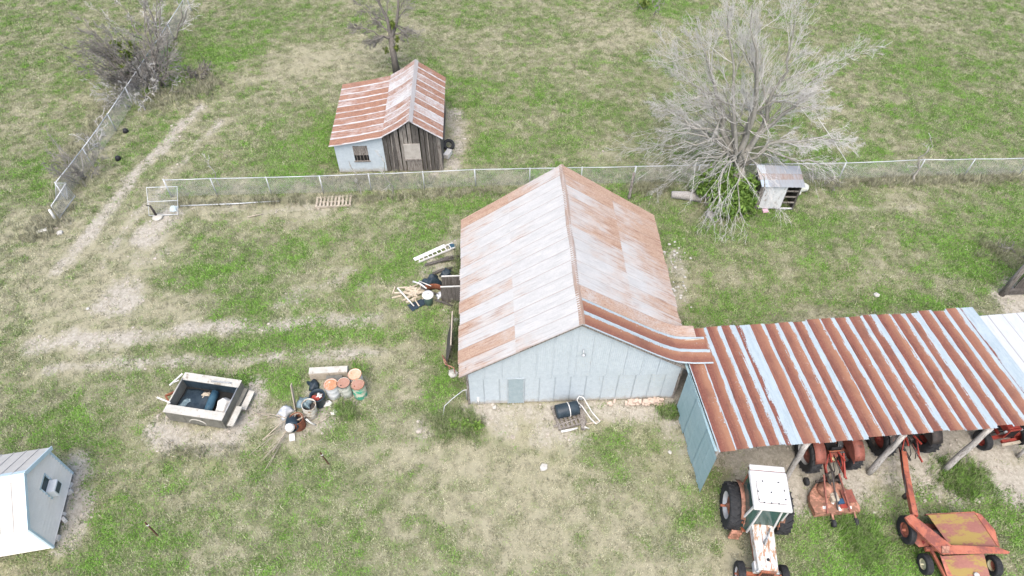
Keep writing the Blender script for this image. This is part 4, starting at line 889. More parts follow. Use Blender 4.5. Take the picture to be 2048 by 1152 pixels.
for x in (-.25, .62):
    MB().beam((x, -.5, .34), (x, -.78, .26), .07, .05).build('tail_arm', PINK, MW); MB().lathe([(.05, -.06), (.15, -.06), (.16, 0), (.15, .06), (.05, .06)], 14, T(x, -.85, .16, 0, 0, math.pi / 2)).build('tail_wheel', RUBBER, MW)
for x in (-.68, .62): MB().lathe([(.05, -.06), (.16, -.06), (.17, 0), (.16, .06), (.05, .06)], 14, T(x, .86, .17, 0, 0, math.pi / 2)).build('gauge_wheel', RUBBER, MW)
for k, (x, y) in enumerate(((-.45, -.3), (-.05, -.12), (.1, -.4), (.52, -.36))): MB().prism([(-.08, -.05), (.07, -.06), (.09, .05), (-.06, .06)], 0, .004).build('torn_decal', _mats['white_paint'], dk, T(x, y, .346, k))

# --- tractor deep in the shed that tows the mower-conditioner
TD = tractor('towing_tractor', 'dark tractor under the shed hitched to the orange hay machine', (15.85, 13.5, 0), R(6), GREASE, GREASE, GREASE, REDP, rr=.78, rw=.44, rt=.92)
# --- red tractor, nose toward the yard
c_ = (Vector(G(1918, 897)) + Vector(G(2000, 891))) / 2
TR = tractor('red_tractor', 'red tractor parked nose outward under the end of shed', (c_.x + .42, c_.y + 2.55, 0), math.pi + R(9), REDP, REDP, REDP, REDP, rr=.78, rw=.42, fr=.42, fw=.26, ft=.82)
MB().beam((-.42, 2.75, .62), (.42, 2.78, .62), .10, .10).build('wooden_bumper', WOOD_PALE, TR)

# --- hay mower-conditioner
def W(px, py, z): return Vector(G(px, py, z))
hb0 = W(1850, 1145, 0); HB = thing('mower_conditioner', 'rusty orange hay mower-conditioner with long swinging tongue', 'mower', (hb0.x, hb0.y, 0), 0)
def hl(v): return tuple(v - Vector((hb0.x, hb0.y, 0)))
def plate(name, pts, mat, th=.03, parent=None):
    q = [Vector(hl(p)) for p in pts]; nrm = (q[1] - q[0]).cross(q[2] - q[0]).normalized(); nrm = nrm if nrm.z > 0 else -nrm; n_ = len(q)
    return MB().add(q + [p - nrm * th for p in q], [tuple(range(n_)), tuple(range(2*n_-1, n_-1, -1))] + [(i, n_ + i, n_ + (i+1) % n_, (i+1) % n_) for i in range(n_)]).build(name, mat, parent or HB)
HAY = worn('hay_machine_orange', (.29, .085, .05), (.37, .13, .08), (.19, .065, .05), .5, 1.6, rough=.6, bump=.1)
DECKM = worn('oxidised_deck', (.19, .075, .06), (.25, .11, .085), (.24, .17, .05), .5, .9, (.6, 1.4, 1), rough=.65, bump=.1)
# main top sheet over the rolls: back (upper in photo) edge to front
plate('top_sheet', [W(1856, 1030, 1.02), W(1950, 1025, 1.02), W(1996, 1092, .95), W(1902, 1094, .95)], DECKM)
plate('end_cheek', [W(1950, 1025, 1.05), W(1962, 1028, 1.06), W(1990, 1060, 1.0), W(2000, 1094, .6), W(1996, 1093, .98)], HAY)
plate('rear_apron', [W(1852, 1028, 1.0), W(1950, 1023, 1.0), W(1946, 1024, .35), W(1848, 1030, .35)], HAY)
plate('header_end', [W(1810, 1040, .62), W(1824, 1040, .68), W(1850, 1062, .70), W(1858, 1092, .62), W(1838, 1094, .5), W(1813, 1070, .5)], HAY)
plate('header_floor', [W(1822, 1044, .42), W(1880, 1050, .40), W(1930, 1100, .36), W(1862, 1098, .38)], MAROON)
for k in range(5): MB().beam(hl(W(1828 + k * 8, 1044 + k * 3, .66)), hl(W(1848 + k * 9, 1088 + k * 4, .52)), .05, .05).build('reel_bar', HAY if k % 2 else GREASE, HB)
MB().tube([hl(W(1838, 1066, .6)), hl(W(1985, 1066, .6))], .13, 10).build('roll', GREASE, HB); MB().tube([hl(W(1842, 1086, .5)), hl(W(1990, 1084, .5))], .12, 10).build('roll', REDP, HB)
# tongue: rear boom, elbow arm, cross bar
def boxrun(name, pts, w_, h_, mat=HAY):
    for a, b in zip(pts[:-1], pts[1:]): MB().beam(hl(a), hl(b), w_, h_).build(name, mat, HB, bevel=.015)
boxrun('tongue', [W(1806, 905, .75), W(1811, 945, .85), W(1829, 1032, 1.05)], .20, .22)
plate('tongue_cover', [W(1810, 1034, 1.22), W(1824, 1028, 1.24), W(1842, 1042, 1.24), W(1905, 1092, 1.22), W(1884, 1108, 1.22), W(1818, 1046, 1.22)], HAY, .10)
plate('cross_bar', [W(1905, 1090, 1.23), W(1996, 1094, 1.18), W(2020, 1104, 1.1), W(2018, 1108, 1.1), W(1984, 1107, 1.18), W(1884, 1109, 1.23)], HAY, .12)
boxrun('hitch_pole', [W(1799, 880, .62), W(1807, 925, .72)], .09, .10, GREASE); boxrun('hydraulic_ram', [W(1816, 990, .98), W(1834, 1034, 1.1)], .07, .07, REDP)
MB().tube([hl(W(1801, 900, .95)), hl(W(1808, 950, 1.08)), hl(W(1812, 985, 1.1))], .022, 6).build('hose', BLACK, HB)
MB().lathe([(.05, 0), (.10, .02), (.09, .3), (.03, .34)], 10, Matrix.Translation(hl(W(1808, 995, .55)))).build('tongue_jack', GREASE, HB)
# swath shields toward the yard
plate('swath_board', [W(1884, 1112, .92), W(1968, 1108, .92), W(1984, 1168, .55), W(1916, 1180, .55)], DECKM)
plate('shield_side', [W(1880, 1110, .95), W(1886, 1113, .94), W(1920, 1182, .55), W(1904, 1180, .50)], HAY)
boxrun('frame_beam', [W(1850, 1098, .55), W(1990, 1100, .55)], .14, .16); boxrun('frame_leg', [W(1862, 1100, .55), W(1900, 1170, .55)], .10, .12)
MB().lathe([(.001, .07), (.08, .05), (.11, 0)], 10, Matrix.Translation(hl(W(1953, 1150, .72)))).build('white_cap', WHITE, HB)
for (px, py, s_) in ((1851, 1128, -1), (1988, 1131, 1)):
    p = Vector(hl(W(px, py, .36))); wheel(HB, p.x, p.y, .37, .24, s_, False, flat('cream_rim', (.50, .46, .30), .6), flat('cream_rim', (.50, .46, .30), .6) if s_ < 0 else HAY)
p = Vector(hl(W(1816, 1066, .4))); wheel(HB, p.x - .06, p.y + .08, .52, .22, -1, False, HAY, HAY)
plate('pivot_plate', [W(1884, 1092, 1.26), W(1900, 1092, 1.26), W(1898, 1106, 1.26), W(1884, 1106, 1.26)], PINK, .02)
# ================================================================== yard junk
rj = random.Random(21)
GREYP = worn('weathered_grey_paint', (.34, .33, .29), (.45, .435, .39), (.22, .19, .15), .35, 3, rough=.7)
DGREY = worn('dusty_grey_steel', (.11, .11, .095), (.17, .165, .14), (.08, .065, .05), .3, 3, rough=.7)
TARP = worn('dark_tarp', (.012, .022, .032), (.03, .045, .058), (.07, .08, .085), .15, 4, rough=.5)
BLUET = worn('blue_roll', (.02, .055, .085), (.035, .085, .12), None, 0, 4, rough=.6)
SACK = worn('white_sacking', (.50, .49, .46), (.62, .61, .58), (.3, .27, .24), .25, 4, rough=.8)
RUST = worn('deep_rust', (.16, .055, .03), (.25, .095, .05), (.09, .035, .025), .4, 5, rough=.85)
RUSTO = worn('orange_rust', (.36, .16, .08), (.46, .24, .14), (.50, .44, .38), .35, 5, rough=.8)
# --- service-body trailer
TY = R(-9.3); tl_ = thing('box_trailer', 'grey service-body trailer heaped with dark tarps and white sacking', 'trailer', (-14.42, 14.50, 0), TY)
L_, Wd, Ht = 2.55, 1.95, .92
for y in (.17, Wd - .17):
    bx_ = MB().box((L_ / 2, y, .18 + (Ht - .18) / 2), (L_, .34, Ht - .22)).build('side_box', DGREY, tl_, bevel=.015)
    MB().box((L_ / 2, y, Ht - .005), (L_ + .04, .37, .03)).build('box_lid', GREYP, bx_)
    for k in range(3): MB().box((.45 + k * .82, (-.008 if y < 1 else Wd + .008), .58), (.72, .012, .5)).build('compartment_door', DGREY, bx_)
    MB().lathe([(.14, -.09), (.26, -.1), (.31, -.07), (.31, .07), (.26, .1), (.14, .09)], 20, T(1.35, y + (-.02 if y < 1 else .02), .30) @ Matrix.Rotation(math.pi / 2, 4, 'X'), cap=False).build('wheel', RUBBER, tl_)
    MB().lathe([(.001, .0), (.08, .01), (.145, -.03)], 16, T(1.35, y + (-.13 if y < 1 else .13), .30) @ Matrix.Rotation(math.pi / 2 if y < 1 else -math.pi / 2, 4, 'X'), cap=False).build('hub', SACK, tl_)
    a = MB()
    for k in range(9): th = math.pi * k / 8; a.v  # arch
    MB().tube([(1.35 + math.cos(math.pi * k / 8) * .37, (-.02 if y < 1 else Wd + .02), .34 + math.sin(math.pi * k / 8) * .33) for k in range(9)], .025, 6).build('wheel_arch', GREYP, tl_)
for y in (.352, Wd - .352): MB().box((L_ / 2, y, .64), (L_ - .06, .016, .5)).build('dark_liner', TARP, tl_)  # liner panels added, coloured dark to deepen the dark interior
MB().box((L_ / 2, Wd / 2, .36), (L_, Wd - .68, .05)).build('bed_floor', DARK, tl_)  # floor painted near black as part of the darkened interior
MB().box((.02, Wd / 2, .62), (.05, Wd - .66, .56)).build('head_board', DGREY, tl_); MB().tube([(.02, .3, .94), (.02, Wd - .3, .94)], .03, 6).build('head_rail', GREYP, tl_)
tg = MB().box((L_ - .02, Wd / 2, .62), (.05, Wd - .66, .50)).build('tail_gate', DGREY, tl_); MB().tube([(L_ - .02, .28, .90), (L_ - .02, Wd - .28, .90)], .028, 6).build('gate_rail', STEEL, tg)
for k, y in enumerate((.45, 1.42)): MB().box((L_ + .30, y, .42), (.26, .92, .06)).build('bumper_plank', GREYP, tl_, T(0, 0, 0, 0, 0, .05 * (k * 2 - 1)))
MB().box((L_ + .08, Wd / 2, .38), (.16, Wd - .1, .10)).build('rear_sill', DGREY, tl_)
for s_ in (0, 1): MB().beam((0, .45 + s_ * 1.05, .42), (-.62, Wd / 2, .42), .07, .09).build('tongue_rail', RUST, tl_)
MB().beam((.1, .42, .95), (-.55, .56, .98), .05, .05).build('white_bar', SACK, tl_); MB().beam((-.32, Wd - .75, .98), (-.05, Wd - .12, 1.0), .05, .05).build('white_bar', SACK, tl_)
MB().beam((-.05, Wd - .45, .98), (-.3, Wd - .62, .96), .03, .03).build('white_bar', SACK, tl_)
MB().tube([(1.35, Wd - .28, .98), (1.36, Wd - .28, 1.03), (1.85, Wd - .26, 1.03), (2.2, Wd - .24, 1.03), (2.21, Wd - .24, .98)], .022, 6).build('grab_rail', STEEL, tl_)
def heap(name, label, cat, fn, mat, parent=None, nu=16, nv=16, loc=(0, 0, 0), rz=0):
    o = thing(name, label, cat, loc, rz); m = MB().grid(fn, nu, nv).build('sheet', mat, o); s_ = m.modifiers.new('t', 'SOLIDIFY'); s_.thickness = .012; return o
mt_ = Matrix.Translation((-14.42, 14.50, 0)) @ Matrix.Rotation(TY, 4, 'Z')
def crump(w_, d_, h_, seed, fold=.06):
    r_ = random.Random(seed); ph = [r_.uniform(0, 6) for _ in range(6)]
    def fn(a, b):
        e = min(a, 1 - a, b, 1 - b) * 4; e = min(e, 1)
        return ((a - .5) * w_ + .03 * math.sin(b * 9 + ph[0]), (b - .5) * d_ + .03 * math.sin(a * 8 + ph[1]), h_ * e + fold * (math.sin(a * 11 + ph[2] + b * 3) * math.sin(b * 9 + ph[3]) + .5 * math.sin(a * 23 + b * 17 + ph[4])) * e)
    return fn
def on_trailer(x, y, z): return tuple(mt_ @ Vector((x, y, z)))
heap('tarp', 'dark blue-black tarp spread flat inside the trailer bed', 'tarp', crump(1.5, 1.15, .10, 1, .03), TARP, loc=on_trailer(.85, .92, .40), rz=TY)
heap('sacking', 'torn white sacking crumpled at the tail of the trailer bed', 'sack', crump(.62, .95, .32, 2, .05), SACK, loc=on_trailer(2.12, .82, .42), rz=TY)
o = thing('rolled_mat', 'rolled blue mat lying across the trailer bed', 'mat', on_trailer(1.55, .92, .42), TY + .1); MB().tube([(0, -.52, .17), (.02, -.2, .18), (.0, .2, .17), (.02, .5, .19)], [.155, .17, .165, .15], 14).build('roll', BLUET, o)
o = thing('rag', 'tan rag dropped on the dark tarp in the trailer', 'rag', on_trailer(1.12, 1.28, .50), .4); MB().grid(crump(.34, .22, .07, 5, .05), 8, 8).build('cloth', WOOD_PALE, o)
o = thing('netting_scrap', 'blue-white scrap of netting lying in the trailer bed', 'netting', on_trailer(.42, .72, .52), .9); MB().grid(crump(.5, .26, .04, 9, .04), 8, 8).build('cloth', worn('netting_blue', (.05, .09, .11), (.2, .26, .28), None, 0, 14, rough=.8), o)
# --- drums
def drum(label, p, z0mat, bandmat, topmat, r=.285, h=.86, open_=False, tilt=0, kind='drum', dirt=None):
    o = thing('oil_drum', label, kind, (*G(*p)[:2], 0), rj.uniform(0, 6))
    pr = [(r*.97, 0), (r, .02), (r, h*.3), (r*1.03, h*.33), (r, h*.36), (r, h*.63), (r*1.03, h*.66), (r, h*.69), (r, h*.98), (r*1.03, h), (r*.95, h), (r*.94, h - (.02 if not open_ else .02))]
    m = T(0, 0, 0, 0, tilt)
    MB().lathe(pr, 22, m, cap=not open_).build('shell', z0mat, o)
    MB().lathe([(.001, h - .008 if not open_ else h - .28), (r*.95, h - .014 if not open_ else h - .30)], 20, m, cap=False).build('lid' if not open_ else 'contents', topmat, o)
    MB().tube([(math.cos(k / 20 * 6.283) * r * 1.01, math.sin(k / 20 * 6.283) * r * 1.01, h) for k in range(20)], .014, 5, closed=True, m=m).build('rim', bandmat, o)
    if not open_: MB().lathe([(.035, h - .03), (.03, h)], 8, m @ T(r * .55, 0, 0)).build('bung', bandmat, o)
    return o
DW = worn('drum_white', (.46, .48, .49), (.57, .58, .58), (.32, .25, .2), .22, 3, rough=.6)
DC = worn('drum_cream', (.44, .42, .36), (.54, .52, .46), (.27, .2, .13), .45, 3, rough=.7)
DG = worn('drum_green', (.05, .30, .19), (.09, .38, .26), (.46, .46, .36), .5, 2.2, rough=.6)
DS = worn('drum_stained', (.40, .41, .36), (.50, .5, .45), (.06, .07, .04), .4, 2.6, rough=.7)
LIDB = worn('lid_brown', (.27, .14, .095), (.34, .20, .15), (.2, .1, .07), .3, 4, rough=.8)
drum('white drum with bright orange rusted lid', (669, 790), DW, RUSTO, RUSTO)
drum('cream drum streaked with black, flat brown rusted lid', (694, 787), DS, BLACK, LIDB)
drum('green and cream drum with brown rusted lid', (722, 790), DG, RUST, LIDB)
drum('off-white drum with pale orange lid behind the green drum', (716, 770), DW, RUSTO, worn('pale_rust_lid', (.44, .27, .17), (.52, .36, .26), None, 0, 5, rough=.8))
drum('open cream drum stuffed with scrap beside the upright plank', (622, 829), DC, DC, GREASE, open_=True, tilt=.12)
drum('rusted-through brown drum full of tangled wire', (599, 852), RUST, RUST, GREASE, h=.62, open_=True)
BIN = flat('blue_black_bin', (.018, .032, .045), .5)
o = thing('plastic_bin', 'dark blue plastic bin holding red scraps beside the white drum', 'bin', (*G(641, 808)[:2], 0), .4)
MB().lathe([(.23, 0), (.31, .66), (.335, .68), (.335, .72), (.29, .72), (.27, .5)], 20, cap=False).build('shell', BIN, o); MB().lathe([(.001, .5), (.275, .5)], 16, cap=False).build('contents', GREASE, o)
for k in range(5): MB().grid(crump(.24, .2, .08, 40 + k, .05), 5, 5).build('red_scrap', REDP if k < 4 else SACK, o, T(rj.uniform(-.13, .13), rj.uniform(-.13, .13), .58 + k * .03, k))
o = thing('half_barrel', 'dark blue barrel half tipped over the rusted drum with white lining', 'barrel', (*G(588, 846)[:2], 0), .3)
MB().lathe([(.24, 0), (.27, .12), (.27, .5), (.24, .6), (.2, .6)], 18, T(0, .0, .3, 0, 1.15), cap=False).build('shell', BIN, o); MB().lathe([(.001, .22), (.13, .2), (.19, .08), (.2, 0)], 12, T(-.08, -.52, .55, 0, .4), cap=False).build('white_liner', SACK, o)
for k in range(8):
    a = rj.uniform(0, 6.28); P = [(.3 + math.cos(a + j * .9) * (.1 + .05 * j), -.1 + math.sin(a + j * .9) * .16, .55 + .06 * math.sin(j * 2 + k)) for j in range(6)]
    MB().tube(P, .012, 4).build('wire_loop', WOOD_PALE, o)
def slab(name, label, cat, pts, z, th, mat, extra=None):
    q = [Vector(G(*p, z)) for p in pts]; c = sum(q, Vector()) / len(q); o = thing(name, label, cat, (c.x, c.y, 0))
    MB().prism([(p.x - c.x, p.y - c.y) for p in q], z - th, z).build('slab', mat, o); return o
# concrete feed trough behind the drums
p0, p1 = Vector(G(617, 748, .5)), Vector(G(694, 744, .5)); o = thing('feed_trough', 'long pale concrete trough behind the row of drums', 'trough', (p0.x, p0.y, 0), math.atan2(p1.y - p0.y, p1.x - p0.x)); TL = (p1 - p0).length
MB().box((TL / 2, .22, .48), (TL, .30, .05), taper=(1, 1)).build('top_board', GREYP, o, T(0, 0, 0, 0, .12)); MB().box((TL / 2, .02, .24), (TL, .05, .46)).build('front_board', WOOD_PALE, o)
for x in (.04, TL - .04): MB().box((x, .2, .22), (.06, .36, .44)).build('end_board', GREYP, o)
MB().box((1.1, -.18, .35), (.7, .28, .04)).build('dark_board', DGREY, o)
# upright plank, boards, branches, bits
b0 = Vector(G(592, 822)); q = Vector(G(589, 763, 1.25)) - b0; o = thing('upright_plank', 'tall pale plank standing upright among the scrap barrels', 'plank', b0); MB().beam((0, 0, 0), (q.x * .6, q.y * .6, 1.45), .17, .04, (1, 0, 0)).build('board', WOOD_PALE, o)
def stick(name, label, cat, a, b, za, zb, r, mat, group=None):
    A_, B_ = Vector(G(*a, za)), Vector(G(*b, zb)); o = thing(name, label, cat, (A_.x, A_.y, 0), 0, group); d = B_ - A_
    mid = d * .5 + Vector((rj.uniform(-.06, .06), rj.uniform(-.06, .06), za + .03)); MB().tube([(0, 0, za), mid, (d.x, d.y, zb)], [r, r * .9, r * .7], 6).build('stem', mat, o); return o
stick('white_pipe', 'short white pipe leaning on the rusted drum', 'pipe', (612, 838), (631, 850), .5, .05, .04, SACK)
stick('bent_rod', 'thin pale rod curving over soil beside the drums', 'rod', (632, 848), (662, 830), .03, .05, .02, WOOD_PALE)
stick('wood_scrap', 'short yellow stick on the soil beside the open cream drum', 'stick', (629, 830), (637, 820), .03, .05, .025, WOOD_PALE)
for lab, a, b in (('dead branch sweeping left from the scrap pile, longest of three', (595, 825), (525, 880)), ('dead branch reaching flat toward the trailer', (580, 838), (512, 826)), ('dead branch bending down below the scrap pile', (590, 835), (545, 905))):
    o = stick('dead_branch', lab, 'branch', a, b, .35, .04, .028, WOOD_PALE); e = Vector((*[G(*b)[i] - G(*a)[i] for i in (0, 1)], 0))
    for k in range(6):
        s0 = e * rj.uniform(.2, .85); s0.z = .35 * (1 - s0.length / e.length) + .05; dd = Vector((e.x, e.y, 0)).normalized() * rj.uniform(.5, 1.0) + Vector((rj.uniform(-.4, .4), rj.uniform(-.4, .4), rj.uniform(-.05, .15)))
        MB().tube([s0, s0 + dd * .5, s0 + dd + Vector((0, 0, -.05))], [.014, .011, .007], 4).build('twig', WOOD_PALE, o)
slab('white_tile', 'square white board lying alone in grass below the drums', 'board', [(578, 868), (589, 866), (590, 880), (579, 882)], .05, .05, SACK)
for k, (p, s_, lab) in enumerate((((656, 808), .2, 'crumpled white rag on soil in front of the white drum'), ((570, 825), .36, 'grey crumpled sheet left of the upright plank'), ((627, 770), .3, 'dark crumpled bag behind the dark blue bin'), ((609, 806), .34, 'blue-grey crumpled plastic on top of the open cream drum'), ((668, 826), .15, 'small pinkish rag on soil below the drums'))):
    z = .62 if k == 3 else .0
    heap('crumpled_scrap', lab, 'scrap', crump(s_ * 1.8, s_ * 1.5, s_ * .5, 60 + k, .06), (SACK, GALV, TARP, _mats['netting_blue'], SACK)[k], loc=(*G(*p, z)[:2], z + .02), rz=k, nu=8, nv=8)
# --- black drum on pallet by the barn wall
o = thing('pallet', 'grey wooden pallet under the black tank by barn wall', 'pallet', (*G(1137, 832)[:2], 0), R(16))
def pallet(o, w_, d_, ns, mat, z=.0):
    for y in (-d_ / 2 + .05, 0, d_ / 2 - .05): MB().box((0, y, z + .05), (w_, .06, .1)).build('bearer', mat, o)
    for k in range(ns): MB().box((-w_ / 2 + .06 + k * (w_ - .12) / (ns - 1), 0, z + .115), (min(.11, w_ / ns * .6), d_, .025)).build('slat', mat, o)
pallet(o, 1.25, 1.15, 7, WOOD_GREY)
o = thing('black_tank', 'black cylindrical tank strapped on a pallet by barn wall', 'tank', (*G(1133, 830)[:2], .13), R(14))
MB().lathe([(.02, 0), (.28, .02), (.30, .06), (.30, .94), (.28, .98), (.02, 1.0)], 22, T(-.5, 0, .31) @ Matrix.Rotation(math.pi / 2, 4, 'Y')).build('shell', TARP, o)
MB().tube([(.06, math.cos(k / 18 * 6.283) * .31, .31 + math.sin(k / 18 * 6.283) * .31) for k in range(18)], .022, 5, closed=True).build('strap', SACK, o); MB().tube([(.5, 0, .31), (.62, 0, .31)], .05, 8).build('valve', STEEL, o)
o = thing('pipe_frame', 'white bent pipe frame and grey post leaning beside black tank', 'frame', (*G(1165, 835)[:2], 0), R(-12))
MB().beam((-.15, .62, .12), (.12, -.62, .1), .18, .14).build('timber', WOOD_GREY, o)
MB().tube([(-.35, .55, .45), (-.28, .7, .5), (-.1, .68, .5), (.35, .1, .42), (.75, -.18, .25), (.6, -.3, .2), (.35, -.15, .28), (-.1, .3, .42), (-.3, .42, .45)], .024, 6, closed=True).build('bent_pipe', SACK, o)
MB().tube([(.05, -.45, .05), (.2, -.55, .2), (.35, -.5, .05)], .03, 6).build('pipe_hoop', SACK, o)
stick('timber_scrap', 'grey plank lying below the black tank', 'plank', (1108, 853), (1165, 832), .06, .12, .05, WOOD_GREY); stick('timber_scrap', 'white painted plank on the soil below the pallet', 'plank', (1122, 863), (1155, 856), .05, .05, .06, SACK); stick('timber_scrap', 'pale plank end sticking out right of pipe frame', 'plank', (1172, 848), (1206, 838), .06, .12, .045, WOOD_PALE)
o = thing('standpipe', 'short white pipe standing against the barn front wall', 'pipe', (*G(957, 808)[:2], 0)); MB().tube([(0, 0, -.05), (0, 0, .55)], .05, 8).build('pipe', SACK, o)
o = thing('yard_tap', 'thin grey water pipe and tap at barn corner', 'tap', (*G(934, 800)[:2], 0)); MB().tube([(0, 0, -.05), (0, 0, .75), (-.12, 0, .78)], .022, 6).build('riser', GALV, o); MB().tube([(-.12, 0, .78), (-.6, -.25, .5), (-.95, -.35, .08), (-1.0, -.9, .03)], .018, 6).build('hose', GALV, o); MB().box((-.02, 0, .8), (.12, .05, .05)).build('handle', GREYP, o)
# --- brick pile (loose bricks)
bk = MB().box((0, 0, 0), (.21, .10, .065)).mesh('brick', worn('pale_brick', (.40, .31, .255), (.49, .405, .34), (.52, .47, .42), .3, 9, rough=.9))
yb0 = Vector(G(1262, 806)); yb1 = Vector(G(1326, 803)); brk = 0
for k in range(64):
    a = rj.random(); ly = 0 if k < 30 else (1 if k < 50 else 2); pos = yb0.lerp(yb1, a * (1 - .12 * ly) + .06 * ly)
    if k < 8: pos = Vector(G(rj.uniform(1215, 1262), rj.uniform(802, 812)))
    b_ = link_mesh('brick', bk, None, T(pos.x + rj.uniform(-.05, .05), pos.y + rj.uniform(-.16, .12) * (1 - .2 * ly), .035 + ly * .07, rj.gauss(0, .35) + (1.57 if rj.random() < .2 else 0), rj.uniform(-.06, .06), rj.uniform(-.08, .08)))
    tag(b_, 'loose pale brick in the low pile along the barn front wall', 'brick', 'bricks heaped along the barn wall')
# --- white rubble by the barn's east side
def rock_mesh(seed, mat):
    r_ = random.Random(seed); bm = bmesh.new(); bmesh.ops.create_icosphere(bm, subdivisions=1, radius=1)
    for v in bm.verts: v.co *= r_.uniform(.7, 1.15); v.co.z *= .6
    me = bpy.data.meshes.new('stone'); bm.to_mesh(me); bm.free(); me.materials.append(mat); return me
RK = [rock_mesh(k, worn('white_rubble', (.33, .32, .29), (.45, .44, .40), (.24, .21, .17), .3, 5, rough=.95)) for k in range(3)]
for k in range(46):
    px, py = (rj.gauss(1352, 10), rj.gauss(586, 9)) if k < 20 else ((rj.gauss(1345, 9), rj.gauss(515, 16)) if k < 34 else (rj.uniform(1325, 1385), rj.uniform(480, 620)))
    s_ = rj.uniform(.03, .10) if k != 3 else .18; p = G(px, py); o = link_mesh('stone', RK[k % 3], None, T(p[0], p[1], s_ * .3, rj.uniform(0, 6)) @ Matrix.Scale(s_, 4)); tag(o, 'chalky white stone in the rubble strewn east of the barn', 'stone', 'white rubble east of the barn')
for k, (p, s_, lab) in enumerate((((1752, 591), .17, 'lone pinkish stone in grass behind the machine shed'), ((988, 815), .12, 'flat tan stone on soil before the barn wall'), ((1088, 936), .2, 'pale flat stone sunk in the yard grass below the tank'), ((1340, 905), .1, 'small white stone by the machine shed wall'), ((176, 618), .1, 'small white stone beside the pale round bare patch'), ((120, 466), .18, 'grey-brown rock near the bent gate'))):
    o = link_mesh('stone', RK[k % 3], None, T(*G(*p)[:2], s_ * .2, k) @ Matrix.Scale(s_, 4)); tag(o, lab, 'stone')
# --- junk along the barn's west side
o = thing('ladder', 'white aluminium extension ladder lying in grass beside the barn', 'ladder', (*G(838, 527)[:2], .1)); d = Vector(G(912, 497)) - Vector(G(838, 527)); d.z = .0; n_ = Vector((-d.y, d.x, 0)).normalized()
for s_ in (0, 1): MB().beam(n_ * (.36 * s_), d + n_ * (.36 * s_), .04, .09).build('rail', SACK, o)
for k in range(8): MB().tube([d * (.04 + k * .12), d * (.04 + k * .12) + n_ * .36], .03, 6).build('rung', SACK, o)
MB().box(tuple(d * .93 + n_ * .18), (.26, .3, .03)).build('foot_pad', BLUET, o)
o = thing('long_board', 'pale board lying along the far side of the ladder', 'board', (*G(828, 524)[:2], .05)); d2 = Vector(G(890, 497)) - Vector(G(828, 524)); MB().beam((0, .12, .0), (d2.x, d2.y + .12, .04), .22, .04).build('plank', SACK, o)
for k, (a, b, lab) in enumerate((((850, 530), (915, 517), 'dark rotten beam on the ground below the ladder'), ((865, 548), (905, 535), 'short dark rotten beam by the barn wall below the ladder'), ((880, 520), (918, 512), 'rotten plank end poking from under the barn eave'))): stick('rotten_beam', lab, 'timber', a, b, .08, .1, .08, WOOD_DARK)
o = thing('trash_can', 'galvanised green-grey can with pale lid by the firewood', 'can', (*G(858, 606)[:2], 0)); CAN = worn('can_green', (.16, .24, .23), (.22, .31, .29), None, 0, 4, rough=.5, metal=.2)
MB().lathe([(.20, 0), (.25, .6), (.26, .62)], 20).build('shell', CAN, o); MB().lathe([(.28, .60), (.28, .63), (.2, .67), (.001, .69)], 20, cap=False).build('lid', SACK, o); MB().tube([(-.06, 0, .68), (-.05, 0, .73), (.05, 0, .73), (.06, 0, .68)], .012, 5).build('handle', STEEL, o)
slab('black_sheet', 'flat black rubber sheet on grass below the firewood', 'sheet', [(814, 610), (846, 596), (852, 607), (825, 622)], .05, .04, TARP)
heap('black_tarp', 'crumpled black tarp heaped between firewood and barn', 'tarp', crump(1.0, .7, .4, 77, .1), TARP, loc=(*G(862, 568)[:2], .02), rz=.5)
heap('rusty_sheet', 'curled rusty tin sheet leaning behind the trash can', 'sheet', lambda a, b: ((a - .5) * .95, .28 * math.sin(a * 2.6), b * .4 + .1 * a), RUST, loc=(*G(868, 588)[:2], .02), rz=-.4, nu=12, nv=3)
fw = MB().box((0, 0, 0), (.42, .075, .06), taper=(1, .6)).mesh('split_log', worn('split_firewood', (.36, .31, .23), (.48, .42, .33), (.24, .19, .14), .3, 6, rough=.9))
for k in range(52):
    a = rj.uniform(0, 6.28); rr_ = abs(rj.gauss(0, .42)); c = G(829, 588); z = max(.03, .34 - rr_ * .4) * rj.uniform(.3, 1)
    o = link_mesh('firewood', fw, None, T(c[0] + math.cos(a) * rr_ * 1.25, c[1] + math.sin(a) * rr_ * .8, z, rj.gauss(.5, .6), rj.uniform(-.5, .5), rj.uniform(-.25, .25)) @ Matrix.Scale(rj.uniform(.7, 1.35), 4)); tag(o, 'split stick of pale firewood in the heap beside the barn', 'firewood', 'sticks in the firewood heap')
stick('pale_pole', 'long pale pole lying across the firewood heap', 'pole', (795, 576), (828, 612), .35, .08, .045, SACK); stick('pale_pole', 'pale plank laid over top of the firewood heap', 'pole', (826, 563), (853, 577), .45, .5, .05, SACK); stick('pale_pole', 'bent pale pole along the back of firewood heap', 'pole', (838, 562), (862, 572), .3, .45, .03, SACK)
for a_1, b_1, lab in (((842, 575), (880, 590), 'dark broken board across the black tarp'), ((870, 600), (905, 612), 'charred board end below the plywood panels'), ((850, 560), (872, 552), 'short dark board above the black tarp')): stick('broken_board', lab, 'board', a_1, b_1, .3, .12, .06, WOOD_DARK)
heap('dark_bag', 'dark torn bag lying by the barn below the rotten beams', 'bag', crump(.6, .5, .25, 123, .08), TARP, loc=(*G(893, 549)[:2], .02), rz=1.1, nu=8, nv=8)
heap('grey_scrap', 'grey crumpled tin scrap beside the trash can', 'scrap', crump(.4, .4, .15, 124, .07), GALV, loc=(*G(880, 592)[:2], .02), rz=.3, nu=8, nv=8)
